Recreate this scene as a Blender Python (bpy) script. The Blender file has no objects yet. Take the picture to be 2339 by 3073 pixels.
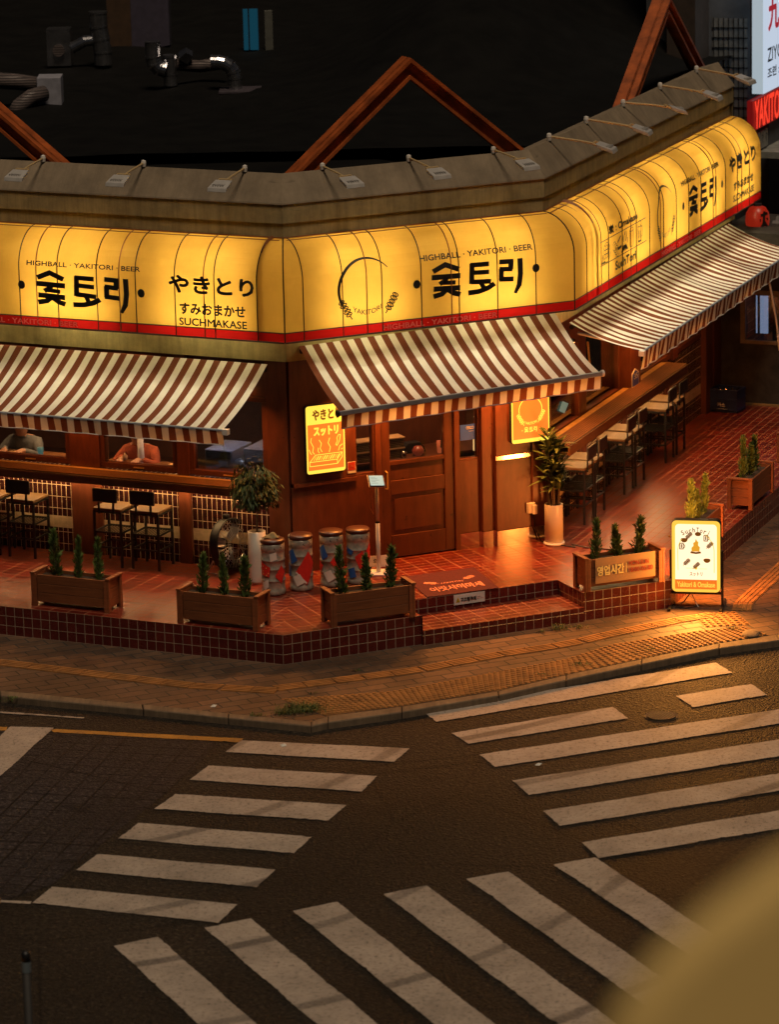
import bpy, bmesh, math, random
from mathutils import Vector, Matrix
random.seed(7)
S = bpy.context.scene
COL = S.collection
R = math.radians

# ------------------------------------------------------------------ camera
pit, rol = R(14.13), R(1.36)
fw = Vector((0, math.cos(pit), -math.sin(pit)))
rt0 = Vector((1, 0, 0)); dn0 = fw.cross(rt0)
rt = math.cos(rol)*rt0 + math.sin(rol)*dn0
dn = -math.sin(rol)*rt0 + math.cos(rol)*dn0
cd = bpy.data.cameras.new('camera'); cam = bpy.data.objects.new('camera', cd); COL.objects.link(cam)
M4 = Matrix((rt, -dn, -fw)).transposed().to_4x4(); M4.translation = Vector((1.07, -36.11, 10.6))
cam.matrix_world = M4
cd.sensor_fit = 'HORIZONTAL'; cd.sensor_width = 24.0; cd.lens = 11570/2339*24.0
cd.clip_start = 0.2; cd.clip_end = 600
cd.dof.use_dof = True; cd.dof.focus_distance = 39.0; cd.dof.aperture_fstop = 1.9
S.camera = cam

# ------------------------------------------------------------------ sky, lamp, exposure
SUN_TO = Vector((.10, -.43, 1.0)).normalized()
W = bpy.data.worlds.new("World"); S.world = W; W.use_nodes = True
nt = W.node_tree; bg = nt.nodes['Background']
sky = nt.nodes.new('ShaderNodeTexSky'); sky.sky_type = 'NISHITA'; sky.sun_disc = False
sky.sun_elevation = math.asin(SUN_TO.z); sky.sun_rotation = math.atan2(SUN_TO.x, SUN_TO.y)
nt.links.new(sky.outputs[0], bg.inputs[0]); bg.inputs[1].default_value = 0.0018
sd = bpy.data.lights.new('street_light', 'SUN'); sd.energy = 1.5; sd.angle = R(16); sd.color = (1, .79, .56)
so_ = bpy.data.objects.new('street_light', sd); COL.objects.link(so_); so_.location = (3, -9, 14)
so_.rotation_euler = (-SUN_TO).to_track_quat('-Z', 'Y').to_euler()
S.view_settings.view_transform = 'Standard'; S.view_settings.look = 'None'
S.view_settings.exposure = 0; S.view_settings.gamma = 1
try:
    S.cycles.use_denoising = True; S.cycles.max_bounces = 6; S.cycles.transparent_max_bounces = 12
    S.cycles.sample_clamp_indirect = 4.0; S.cycles.caustics_reflective = False; S.cycles.caustics_refractive = False
except Exception: pass

# ------------------------------------------------------------------ frames: s along a facade, o outward, z up
class Fr:
    def __init__(s, o, ang, left=False):
        a = R(ang); s.o = Vector((o[0], o[1], 0)); s.a = a
        s.u = Vector((math.cos(a), math.sin(a), 0))*(-1 if left else 1)
        s.n = Vector((math.sin(a), -math.cos(a), 0))
    def p(s, S_, O, z): return s.o + s.u*S_ + s.n*O + Vector((0, 0, z))
    def uv(s, p, n):
        d = Vector(p) - s.o
        if abs(n.z) > .75: return (d.dot(s.u), d.dot(s.n))
        if abs(n.dot(s.n)) > .6: return (d.dot(s.u), p[2])
        return (d.dot(s.n), p[2])
    def sh(s, S_, O): 
        q = Fr((0, 0), 0); q.o = s.o + s.u*S_ + s.n*O; q.u = s.u; q.n = s.n; q.a = s.a; return q
WF = Fr((0, 0), 0)
K = (.06, 2.32)
FA = Fr(K, -24.7, True); FB = Fr(K, 24.7); FC = Fr((2.60, 3.49), 68.6)
L2 = FB.p(2.95, 0, 0); FU = Fr(L2, 68.6)
FQ = Fr((0, 0), 23.6)                      # the terrace edge before the door
FT = Fr((0, 0), -24.7, True)               # the terrace edge on the left

# ------------------------------------------------------------------ mesh builder
class MB:
    def __init__(s): s.v = []; s.f = []; s.m = []; s.uv = []
    def add(s, vs, fs, mat=0, fr=None):
        b = len(s.v); vs = [Vector(v) for v in vs]; s.v += vs; fr = fr or WF
        for f in fs:
            p = [vs[i] for i in f]; n = Vector((0, 0, 0))
            for i in range(len(p)): n += p[i].cross(p[(i+1) % len(p)])
            n = n.normalized() if n.length > 1e-12 else Vector((0, 0, 1))
            s.f.append([b+i for i in f]); s.m.append(mat); s.uv.append([fr.uv(q, n) for q in p])
        return s
    def box(s, fr, s0, s1, o0, o1, z0, z1, mat=0):
        c = [fr.p(a, b, z) for z in (z0, z1) for b in (o0, o1) for a in (s0, s1)]
        fs = [(0, 1, 3, 2), (4, 6, 7, 5), (0, 4, 5, 1), (2, 3, 7, 6), (0, 2, 6, 4), (1, 5, 7, 3)]
        return s.add(c, fs, mat, fr)
    def bx(s, x0, x1, y0, y1, z0, z1, mat=0): return s.box(WF, x0, x1, -y1, -y0, z0, z1, mat)
    def quad(s, pts, mat=0, fr=None): return s.add(pts, [tuple(range(len(pts)))], mat, fr)
    def prism(s, pts, ex, mat=0, fr=None):
        n = len(pts); ex = Vector(ex); a = [Vector(p) for p in pts]; b = [p+ex for p in a]
        return s.add(a+b, [tuple(range(n))[::-1], tuple(range(n, 2*n))] + [(i, (i+1) % n, (i+1) % n+n, i+n) for i in range(n)], mat, fr)
    def tube(s, path, r, n=8, mat=0, cap=True):
        path = [Vector(p) for p in path]; rs = r if isinstance(r, (list, tuple)) else [r]*len(path); vs = []; up = None
        for i, p in enumerate(path):
            d = (path[min(i+1, len(path)-1)] - path[max(i-1, 0)]).normalized()
            if up is None: up = Vector((0, 0, 1)) if abs(d.z) < .9 else Vector((1, 0, 0))
            x = d.cross(up); x = x.normalized() if x.length > 1e-6 else Vector((1, 0, 0)); y = x.cross(d).normalized(); up = y
            for k in range(n):
                t = 2*math.pi*k/n; vs.append(p + (x*math.cos(t) + y*math.sin(t))*rs[i])
        fs = [(i*n+k, i*n+(k+1) % n, (i+1)*n+(k+1) % n, (i+1)*n+k) for i in range(len(path)-1) for k in range(n)]
        if cap: fs += [tuple(range(n))[::-1], tuple(range((len(path)-1)*n, len(path)*n))]
        return s.add(vs, fs, mat)
    def lathe(s, prof, c=(0, 0, 0), n=24, mat=0, cap=True):
        c = Vector(c); vs = [c+Vector((r*math.cos(2*math.pi*k/n), r*math.sin(2*math.pi*k/n), z)) for r, z in prof for k in range(n)]
        fs = [(i*n+k, i*n+(k+1) % n, (i+1)*n+(k+1) % n, (i+1)*n+k) for i in range(len(prof)-1) for k in range(n)]
        if cap: fs += [tuple(range(n))[::-1], tuple(range((len(prof)-1)*n, len(prof)*n))]
        return s.add(vs, fs, mat)
    def disc(s, c, r, n=16, mat=0, ax=(0, 0, 1)):
        ax = Vector(ax).normalized(); x = ax.orthogonal().normalized(); y = ax.cross(x); c = Vector(c)
        return s.add([c+(x*math.cos(2*math.pi*k/n)+y*math.sin(2*math.pi*k/n))*r for k in range(n)], [tuple(range(n))], mat)
    def grid(s, fn, nu, nv, mat=0, fr=None):
        return s.add([fn(i/nu, j/nv) for j in range(nv+1) for i in range(nu+1)],
                     [(j*(nu+1)+i, j*(nu+1)+i+1, (j+1)*(nu+1)+i+1, (j+1)*(nu+1)+i) for j in range(nv) for i in range(nu)], mat, fr)
    def build(s, name, mats, parent=None, smooth=False, bevel=0, local=False):
        mats = mats if isinstance(mats, (list, tuple)) else [mats]
        me = bpy.data.meshes.new(name); off = Vector((0, 0, 0)); o = bpy.data.objects.new(name, me)
        if parent is not None:
            if not local:
                q = parent; 
                while q is not None: off = off + q.location; q = q.parent
            o.parent = parent
        elif not local:
            lo = [min(v[i] for v in s.v) for i in range(3)]; hi = [max(v[i] for v in s.v) for i in range(3)]
            off = Vector(((lo[0]+hi[0])/2, (lo[1]+hi[1])/2, lo[2])); o.location = off
        me.from_pydata([tuple(v-off) for v in s.v], [], s.f)
        ul = me.uv_layers.new(name='uv')
        if len(ul.data) == sum(len(u) for u in s.uv):
            i = 0
            for u in s.uv:
                for q in u: ul.data[i].uv = q; i += 1
        for m in mats: me.materials.append(m)
        me.polygons.foreach_set('material_index', s.m)
        bm = bmesh.new(); bm.from_mesh(me); bmesh.ops.recalc_face_normals(bm, faces=bm.faces); bm.to_mesh(me); bm.free()
        if smooth: me.polygons.foreach_set('use_smooth', [True]*len(me.polygons))
        COL.objects.link(o)
        if bevel:
            b = o.modifiers.new('bevel', 'BEVEL'); b.width = bevel; b.segments = 2; b.limit_method = 'ANGLE'
        return o

def tag(o, label=None, cat=None, group=None, kind=None):
    if label: o['label'] = label
    if cat: o['category'] = cat
    if group: o['group'] = group
    if kind: o['kind'] = kind
    return o
def thing(name, label, cat, loc=(0, 0, 0), rotz=0, group=None):
    o = bpy.data.objects.new(name, None); COL.objects.link(o); o.empty_display_size = .1
    o.location = loc; o.rotation_euler = (0, 0, rotz); return tag(o, label, cat, group)
def kids(o): return [c for c in bpy.data.objects if c.parent == o]
def dup(o, parent=None):
    c = o.copy(); COL.objects.link(c)
    if parent is not None: c.parent = parent; c.matrix_parent_inverse = o.matrix_parent_inverse
    for k in kids(o): dup(k, c)
    return c
def place(o, loc, rotz, label, group=None):
    o.location = loc; o.rotation_euler = (0, 0, rotz); o['label'] = label
    if group: o['group'] = group
    return o

# ------------------------------------------------------------------ materials
def M(name): 
    m = bpy.data.materials.new(name); m.use_nodes = True; return m, m.node_tree, m.node_tree.nodes['Principled BSDF']
def N(nt, t, **kw):
    n = nt.nodes.new(t)
    for k, v in kw.items():
        if k.startswith('i_'): n.inputs[k[2:].replace('_', ' ')].default_value = v
        else: setattr(n, k, v)
    return n
def coords(nt, kind='Object', scale=(1, 1, 1), rot=(0, 0, 0)):
    t = N(nt, 'ShaderNodeTexCoord'); mp = N(nt, 'ShaderNodeMapping'); mp.inputs['Scale'].default_value = scale; mp.inputs['Rotation'].default_value = rot
    nt.links.new(t.outputs[kind], mp.inputs[0]); return mp.outputs[0]
def noise(nt, vec, sc, det=4, rough=.6): 
    n = N(nt, 'ShaderNodeTexNoise'); n.inputs['Scale'].default_value = sc; n.inputs['Detail'].default_value = det; n.inputs['Roughness'].default_value = rough
    nt.links.new(vec, n.inputs['Vector']); return n.outputs['Fac']
def ramp(nt, fac, stops):
    r = N(nt, 'ShaderNodeValToRGB'); e = r.color_ramp.elements
    while len(e) < len(stops): e.new(.5)
    for k, (p, c) in enumerate(stops): e[k].position = p; e[k].color = (*c, 1) if len(c) == 3 else c
    nt.links.new(fac, r.inputs[0]); return r.outputs[0]
def mixc(nt, fac, a, b, mode='MIX'):
    m = N(nt, 'ShaderNodeMix', data_type='RGBA', blend_type=mode)
    for k, v in ((0, fac), (6, a), (7, b)):
        if hasattr(v, 'links'): nt.links.new(v, m.inputs[k])
        else: m.inputs[k].default_value = v if k == 0 else ((*v, 1) if len(v) == 3 else v)
    return m.outputs[2]
def mth(nt, op, a, b=None, c=None):
    m = N(nt, 'ShaderNodeMath', operation=op)
    for k, v in enumerate((a, b, c)):
        if v is None: continue
        if hasattr(v, 'links'): nt.links.new(v, m.inputs[k])
        else: m.inputs[k].default_value = v
    return m.outputs[0]
def bump(nt, bs, h, st=.3, dist=.01):
    b = N(nt, 'ShaderNodeBump'); b.inputs['Strength'].default_value = st; b.inputs['Distance'].default_value = dist
    nt.links.new(h, b.inputs['Height']); nt.links.new(b.outputs[0], bs.inputs['Normal'])

def plain(name, col, rough=.6, metal=0, var=.25, sc=9, bmp=0, stretch=(1, 1, 1), spec=None):
    m, nt, b = M(name); v = coords(nt, 'Object', stretch); f = noise(nt, v, sc)
    lo = tuple(c*(1-var) for c in col); hi = tuple(min(1, c*(1+var)) for c in col)
    nt.links.new(ramp(nt, f, [(.3, lo), (.7, hi)]), b.inputs['Base Color']); b.inputs['Roughness'].default_value = rough; b.inputs['Metallic'].default_value = metal
    if spec is not None: b.inputs['Specular IOR Level'].default_value = spec
    if bmp: bump(nt, b, noise(nt, v, sc*4), bmp, .005)
    return m
def emit(name, col, st, var=0):
    m, nt, b = M(name); b.inputs['Base Color'].default_value = (*[c*.3 for c in col], 1); b.inputs['Emission Color'].default_value = (*col, 1); b.inputs['Emission Strength'].default_value = st
    b.inputs['Roughness'].default_value = .35
    return m
def tiles(name, w, h, c1, c2, mort, ms=.004, rough=.3, off=0, dirt=.35, bmp=.5, band=None, dsc=1.3):
    m, nt, b = M(name); v = coords(nt, 'UV'); br = N(nt, 'ShaderNodeTexBrick'); nt.links.new(v, br.inputs['Vector'])
    br.offset = off; br.squash = 1; I = br.inputs; I['Scale'].default_value = 1; I['Mortar Size'].default_value = ms; I['Mortar Smooth'].default_value = .1
    I['Brick Width'].default_value = w; I['Row Height'].default_value = h; I['Color1'].default_value = (*c1, 1); I['Color2'].default_value = (*c2, 1); I['Mortar'].default_value = (*mort, 1); I['Bias'].default_value = 0
    c = br.outputs['Color']
    if band:
        sp = N(nt, 'ShaderNodeSeparateXYZ'); nt.links.new(v, sp.inputs[0]); y = sp.outputs[1]
        k = mth(nt, 'MULTIPLY', mth(nt, 'GREATER_THAN', y, band[0]), mth(nt, 'LESS_THAN', y, band[1]))
        inv = mth(nt, 'SUBTRACT', 1.0, br.outputs['Fac']); k = mth(nt, 'MULTIPLY', k, inv)
        c = mixc(nt, k, c, band[2])
    f = noise(nt, v, dsc, 6, .7); g = noise(nt, v, 14, 4)
    d = ramp(nt, f, [(.35, (1-dirt,)*3), (.65, (1.12,)*3)]); c = mixc(nt, 1, c, d, 'MULTIPLY')
    c = mixc(nt, 1, c, ramp(nt, g, [(.3, (.8,)*3), (.7, (1.15,)*3)]), 'MULTIPLY')
    nt.links.new(c, b.inputs['Base Color'])
    nt.links.new(mth(nt, 'MULTIPLY_ADD', f, .25, mth(nt, 'MULTIPLY_ADD', br.outputs['Fac'], .4, rough-.1)), b.inputs['Roughness'])
    bump(nt, b, mth(nt, 'SUBTRACT', mth(nt, 'MULTIPLY', g, .15), br.outputs['Fac']), bmp, .003)
    return m
def wood(name, c1, c2, sc=(3, 3, .35), rough=.5, plank=None, seed=0):
    m, nt, b = M(name); v = coords(nt, 'UV', (sc[0], sc[2], 1)); f = noise(nt, v, 6, 8, .65); g = noise(nt, coords(nt, 'Object'), 1.7, 3)
    c = ramp(nt, f, [(.25, c1), (.75, c2)]); c = mixc(nt, 1, c, ramp(nt, g, [(.3, (.7,)*3), (.7, (1.25,)*3)]), 'MULTIPLY')
    k = noise(nt, coords(nt, 'UV', (1, 1, 1)), 9, 2)
    c = mixc(nt, ramp(nt, k, [(.70, (0, 0, 0)), (.76, (1, 1, 1))]), c, tuple(x*.45 for x in c1))
    nt.links.new(c, b.inputs['Base Color']); b.inputs['Roughness'].default_value = rough; bump(nt, b, f, .25, .004)
    return m

def asphalt(name, c, pave=False):
    m, nt, b = M(name); v = coords(nt, 'Object'); a = noise(nt, v, 24, 5, .85); g = noise(nt, v, .55, 5); 
    vo = N(nt, 'ShaderNodeTexVoronoi'); vo.inputs['Scale'].default_value = 45; nt.links.new(v, vo.inputs['Vector'])
    col = ramp(nt, a, [(.36, tuple(x*.12 for x in c)), (.5, tuple(x*.9 for x in c)), (.60, tuple(min(1, x*2.0) for x in c)), (.70, tuple(min(1, x*6.0) for x in c))])
    col = mixc(nt, 1, col, ramp(nt, g, [(.3, (.5,)*3), (.7, (1.45,)*3)]), 'MULTIPLY')
    st_ = noise(nt, v, .9, 7, .75); col = mixc(nt, ramp(nt, st_, [(.58, (0,)*3), (.66, (.75,)*3)]), col, tuple(x*.3 for x in c)); st2 = noise(nt, v, 1.9, 4, .6); col = mixc(nt, ramp(nt, st2, [(.66, (0,)*3), (.72, (.5,)*3)]), col, tuple(x*2.2 for x in c))
    ck = N(nt, 'ShaderNodeTexVoronoi', feature='DISTANCE_TO_EDGE'); ck.inputs['Scale'].default_value = .45; wv_ = mixc(nt, .12, v, N(nt, 'ShaderNodeTexNoise').outputs['Color']); nt.links.new(wv_, ck.inputs['Vector']); col = mixc(nt, ramp(nt, ck.outputs['Distance'], [(.0, (.75,)*3), (.006, (0,)*3)]), col, (.004, .003, .002))
    h = mth(nt, 'ADD', mth(nt, 'MULTIPLY', a, .6), vo.outputs['Distance'])
    if pave:
        u = coords(nt, 'Object', (1, 1, 1), (0, 0, R(14))); br = N(nt, 'ShaderNodeTexBrick'); nt.links.new(u, br.inputs['Vector']); br.offset = 0
        I = br.inputs; I['Scale'].default_value = 1; I['Brick Width'].default_value = .21; I['Row Height'].default_value = .21; I['Mortar Size'].default_value = .012; I['Mortar Smooth'].default_value = .6
        wear = ramp(nt, noise(nt, v, 1.1, 4), [(.35, (0,)*3), (.6, (1,)*3)]); k = mth(nt, 'MULTIPLY', br.outputs['Fac'], wear)
        col = mixc(nt, k, col, tuple(x*.25 for x in c)); h = mth(nt, 'SUBTRACT', h, mth(nt, 'MULTIPLY', k, 2.0))
    nt.links.new(col, b.inputs['Base Color']); nt.links.new(mth(nt, 'MULTIPLY_ADD', g, .3, .6), b.inputs['Roughness']); b.inputs['Specular IOR Level'].default_value = .22; bump(nt, b, h, 1.0, .02)
    return m
def road_paint(name, c, tyre=.0):
    m, nt, b = M(name); v = coords(nt, 'Object'); a = noise(nt, v, 26, 6, .85); g = noise(nt, v, 1.6, 6, .7); gw = noise(nt, v, .45, 3)
    col = mixc(nt, ramp(nt, a, [(.38, (.9,)*3), (.47, (0,)*3)]), c, (.05, .04, .03)); col = mixc(nt, 1, col, ramp(nt, g, [(.3, (.62,)*3), (.6, (1.05,)*3)]), 'MULTIPLY')
    # scuffed tyre tracks, curving across the stripes
    wv = N(nt, 'ShaderNodeTexWave', wave_type='RINGS', rings_direction='Z'); wv.inputs['Scale'].default_value = .22; wv.inputs['Distortion'].default_value = 1.1; wv.inputs['Detail'].default_value = 1
    mp = N(nt, 'ShaderNodeMapping'); tc = N(nt, 'ShaderNodeTexCoord'); nt.links.new(tc.outputs['Object'], mp.inputs[0]); mp.inputs['Location'].default_value = (4.2, -5.0, 0); nt.links.new(mp.outputs[0], wv.inputs['Vector'])
    tr = ramp(nt, wv.outputs['Fac'], [(.972, (0,)*3), (.992, (1,)*3)])
    ch = noise(nt, v, 24, 3, .8)
    k = mth(nt, 'MULTIPLY', mth(nt, 'MULTIPLY', tr, tyre), mth(nt, 'MULTIPLY', ch, mth(nt, 'MULTIPLY', gw, 2.2)))
    col = mixc(nt, k, col, (.06, .05, .045))
    nt.links.new(col, b.inputs['Base Color']); b.inputs['Roughness'].default_value = .7; bump(nt, b, a, .5, .006)
    return m
def concrete(name, c, streak=.35, sc=3):
    m, nt, b = M(name); v = coords(nt, 'UV', (5, .35, 1)); f = noise(nt, v, sc, 6, .7); v2 = coords(nt, 'UV'); g = noise(nt, v2, 2.2, 7, .72); h = noise(nt, coords(nt, 'UV', (.7, 5, 1)), 6, 5)
    col = mixc(nt, 1, ramp(nt, g, [(.3, tuple(x*.62 for x in c)), (.7, tuple(x*1.25 for x in c))]), ramp(nt, f, [(.3, (1-streak,)*3), (.62, (1.1,)*3)]), 'MULTIPLY')
    col = mixc(nt, ramp(nt, h, [(.66, (0,)*3), (.74, (.6,)*3)]), col, tuple(x*.35 for x in c))
    nt.links.new(col, b.inputs['Base Color']); b.inputs['Roughness'].default_value = .85; bump(nt, b, noise(nt, v2, 30, 5), .4, .006); return m
def stripes(name, per, ph, c1, c2, tr):
    m, nt, b = M(name); v = coords(nt, 'UV'); sp = N(nt, 'ShaderNodeSeparateXYZ'); nt.links.new(v, sp.inputs[0])
    k = mth(nt, 'LESS_THAN', mth(nt, 'FRACT', mth(nt, 'MULTIPLY_ADD', sp.outputs[0], 1/per, ph)), .5)
    g = noise(nt, coords(nt, 'Object'), 3, 5); w = noise(nt, coords(nt, 'Object'), 160, 2)
    col = mixc(nt, k, c1, c2); col = mixc(nt, 1, col, ramp(nt, g, [(.3, (.82,)*3), (.7, (1.06,)*3)]), 'MULTIPLY')
    d = N(nt, 'ShaderNodeBsdfDiffuse'); t = N(nt, 'ShaderNodeBsdfTranslucent'); mx = N(nt, 'ShaderNodeMixShader'); mx.inputs[0].default_value = tr
    nt.links.new(col, d.inputs[0]); nt.links.new(col, t.inputs[0]); nt.links.new(d.outputs[0], mx.inputs[1]); nt.links.new(t.outputs[0], mx.inputs[2])
    nt.links.new(mx.outputs[0], nt.nodes['Material Output'].inputs[0]); return m
def skin(name, col, dif=.25, trans=.9):
    m, nt, b = M(name); v = coords(nt, 'Object'); g = noise(nt, v, 2.3, 5); fib = noise(nt, coords(nt, 'UV', (60, 2, 1)), 4, 3)
    c = mixc(nt, 1, col, ramp(nt, g, [(.3, (.88,)*3), (.7, (1.04,)*3)]), 'MULTIPLY'); c = mixc(nt, 1, c, ramp(nt, fib, [(.3, (.95,)*3), (.7, (1.02,)*3)]), 'MULTIPLY')
    d = N(nt, 'ShaderNodeBsdfDiffuse'); t = N(nt, 'ShaderNodeBsdfTranslucent'); mx = N(nt, 'ShaderNodeMixShader'); mx.inputs[0].default_value = trans
    nt.links.new(c, d.inputs[0]); nt.links.new(c, t.inputs[0]); nt.links.new(d.outputs[0], mx.inputs[1]); nt.links.new(t.outputs[0], mx.inputs[2])
    nt.links.new(mx.outputs[0], nt.nodes['Material Output'].inputs[0]); return m
def glass(name, tint=(.9, .9, .9), k=.16):
    m, nt, b = M(name); t = N(nt, 'ShaderNodeBsdfTransparent'); t.inputs[0].default_value = (*tint, 1); g = N(nt, 'ShaderNodeBsdfGlossy'); g.inputs['Roughness'].default_value = .03
    lw = N(nt, 'ShaderNodeFresnel'); lw.inputs[0].default_value = 1.5; mx = N(nt, 'ShaderNodeMixShader')
    nt.links.new(mth(nt, 'ADD', lw.outputs[0], k-.04), mx.inputs[0]); nt.links.new(t.outputs[0], mx.inputs[1]); nt.links.new(g.outputs[0], mx.inputs[2])
    nt.links.new(mx.outputs[0], nt.nodes['Material Output'].inputs[0]); return m
def leafm(name, c1, c2):
    m, nt, b = M(name); v = coords(nt, 'Object'); f = noise(nt, v, 25, 3); g = noise(nt, v, 5, 2)
    c = mixc(nt, 1, ramp(nt, f, [(.3, c1), (.7, c2)]), ramp(nt, g, [(.3, (.6,)*3), (.7, (1.3,)*3)]), 'MULTIPLY')
    nt.links.new(c, b.inputs['Base Color']); b.inputs['Roughness'].default_value = .6; b.inputs['Specular IOR Level'].default_value = .3; return m

m_asph = asphalt('asphalt', (.0245, .0180, .0125)); m_pave = asphalt('stamped_asphalt', (.030, .024, .025), True)
m_white = road_paint('white_road_paint', (.40, .325, .265), 1.0); m_yellow = road_paint('yellow_road_paint', (.44, .20, .025), .3)
m_side = tiles('sidewalk_blocks', .30, .15, (.085, .042, .021), (.145, .076, .040), (.05, .04, .03), .008, .7, .5, .72, .9, dsc=.7)
m_kerb = concrete('kerb_concrete', (.165, .115, .07), .4); m_tact = plain('tactile_paving', (.235, .105, .026), .8, 0, .4, 5, .3)
m_floor = tiles('terrace_floor_tile', .20, .10, (.088, .0085, .0045), (.155, .0155, .0075), (.30, .105, .045), .0056, .30, 0, .35, .22)
m_ptile = tiles('terrace_front_tile', .10, .10, (.085, .010, .008), (.115, .015, .011), (.34, .25, .18), .0036, .25, 0, .3, .5)
m_wtile = tiles('wall_tile', .0575, .1275, (.030, .008, .008), (.040, .011, .010), (.66, .50, .32), .0028, .18, 0, .25, .5, (.555, .682, (.62, .52, .34)))
m_wood = wood('stained_wood', (.070, .016, .006), (.15, .042, .015), (2.5, 1, .5), .42)
m_wood_d = wood('dark_door_wood', (.060, .016, .006), (.12, .035, .013), (2.2, 1, .4), .40)
m_counter = wood('counter_wood', (.10, .042, .015), (.21, .095, .034), (.6, 1, 5), .45)
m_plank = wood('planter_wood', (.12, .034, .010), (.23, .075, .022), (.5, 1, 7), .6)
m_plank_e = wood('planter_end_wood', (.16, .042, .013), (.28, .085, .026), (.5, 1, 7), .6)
m_brass = plain('brass_strip', (.62, .40, .12), .35, .6, .2); m_conc = concrete('weathered_concrete', (.34, .265, .125), .3); m_cap = concrete('grey_coping', (.215, .165, .108), .12)
m_beam = concrete('pale_beam_plaster', (.52, .44, .17), .22)
m_black = plain('black_metal', (.012, .012, .013), .45, .2, .2); m_rubber = plain('black_vinyl', (.010, .010, .012), .38, 0, .2)
m_seat = wood('stool_seat_wood', (.105, .052, .018), (.185, .10, .036), (.8, 1, 4), .7); m_steel = plain('galvanised_steel', (.52, .52, .52), .28, .9, .25, 14, .2)
m_keg = plain('keg_steel', (.36, .33, .27), .38, .45, .3, 20, .1); m_vin = plain('brown_vinyl', (.05, .013, .007), .4, 0, .2); m_alu = plain('grey_aluminium', (.30, .32, .37), .4, .6, .15)
m_kick = plain('polished_steel', (.62, .58, .50), .10, 1, .1, 2); m_white_p = plain('white_ceramic', (.62, .58, .50), .35, 0, .06, 4); m_soil = plain('soil', (.02, .014, .009), .95, 0, .5, 30)
m_tree = leafm('ficus_leaf', (.012, .030, .007), (.042, .075, .018)); m_trunk = plain('bark', (.10, .075, .05), .85, 0, .4, 20, .4)
m_con = leafm('conifer_leaf', (.05, .10, .02), (.16, .23, .055)); m_drac = leafm('dracaena_leaf', (.03, .06, .016), (.11, .15, .045)); m_grass = leafm('grass_blade', (.05, .075, .015), (.13, .15, .04))
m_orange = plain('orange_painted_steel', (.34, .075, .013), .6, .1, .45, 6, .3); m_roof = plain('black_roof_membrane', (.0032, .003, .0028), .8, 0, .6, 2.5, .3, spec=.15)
m_ink = plain('black_vinyl_letter', (.006, .005, .004), .5, 0, .1); m_rib = plain('dark_rib', (.035, .018, .008), .5, .3, .2); m_rail = plain('red_brown_rail', (.22, .075, .02), .5, .2, .2)
m_skin = skin('amber_sign_film', (.70, .415, .080)); m_redskin = skin('red_sign_film', (.40, .010, .009)); m_tube = emit('fluorescent_tube', (1, .82, .46), 34)
m_glass = glass('window_glass', (.95, .95, .95), .07); m_glass2 = glass('dark_window_glass', (.75, .8, .85), .22)
m_dark = plain('near_black', (.010, .009, .008), .7, 0, .3); m_grey = plain('grey_wall', (.10, .105, .115), .85, 0, .3, 3, .2); m_dkwall = plain('dark_render_wall', (.030, .024, .018), .9, 0, .5, 6, .6)
m_room = plain('interior_wall', (.16, .065, .028), .7, 0, .35, 3); m_table = wood('table_wood', (.16, .07, .025), (.26, .12, .05), (1, 1, 4), .35)
m_whitep = plain('white_plastic', (.66, .63, .58), .4, 0, .05); m_paper = plain('paper', (.62, .60, .55), .8, 0, .08)
m_strip = emit('warm_led_strip', (1, .60, .24), 60)
# ------------------------------------------------------------------ lettering helpers
_tc = {}
def text_geo(body, bold=0.0):
    if (body, bold) in _tc: return _tc[(body, bold)]
    cu = bpy.data.curves.new('lettering', 'FONT'); cu.body = body; cu.size = 1; cu.offset = bold; cu.resolution_u = 3; cu.dimensions = '2D'; cu.fill_mode = 'BOTH'
    ob = bpy.data.objects.new('lettering', cu); COL.objects.link(ob); dg = bpy.context.evaluated_depsgraph_get(); dg.update()
    me = bpy.data.meshes.new_from_object(ob.evaluated_get(dg)); vs = [(v.co.x, v.co.y) for v in me.vertices]; fs = [tuple(p.vertices) for p in me.polygons]
    bpy.data.objects.remove(ob); bpy.data.curves.remove(cu); bpy.data.meshes.remove(me)
    x0 = min(v[0] for v in vs); x1 = max(v[0] for v in vs); y0 = min(v[1] for v in vs); y1 = max(v[1] for v in vs)
    r = ([((a-x0)/(x1-x0), (c-y0)/(y1-y0)) for a, c in vs], fs, (x1-x0)/(y1-y0)); _tc[(body, bold)] = r; return r
def letter(parent, body, mp, x0, x1, y0, y1, mat, bold=.012, name='lettering', local=False, ret=None):
    vs, fs, _ = text_geo(body, 0); mb = ret or MB(); h = y1-y0; sx = 1 if x1 > x0 else -1; b = bold*1.0*abs(h); o = mp(x0, y0); ex = mp(x0+sx*.01, y0)-o; ey = mp(x0, y0+.01)-o; nn = ex.cross(ey).normalized()*.0003
    for k, (dx, dy) in enumerate(((0, 0),) if bold < .003 else ((0, 0), (1, 0), (-1, 0), (0, 1), (0, -1), (.7, .7), (-.7, .7), (.7, -.7), (-.7, -.7))):
        mb.add([mp(x0+(x1-x0)*a+sx*dx*b, y0+h*c+dy*b)+nn*k for a, c in vs], fs)
    return mb if ret is not None else mb.build(name, mat, parent, local=local)
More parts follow.
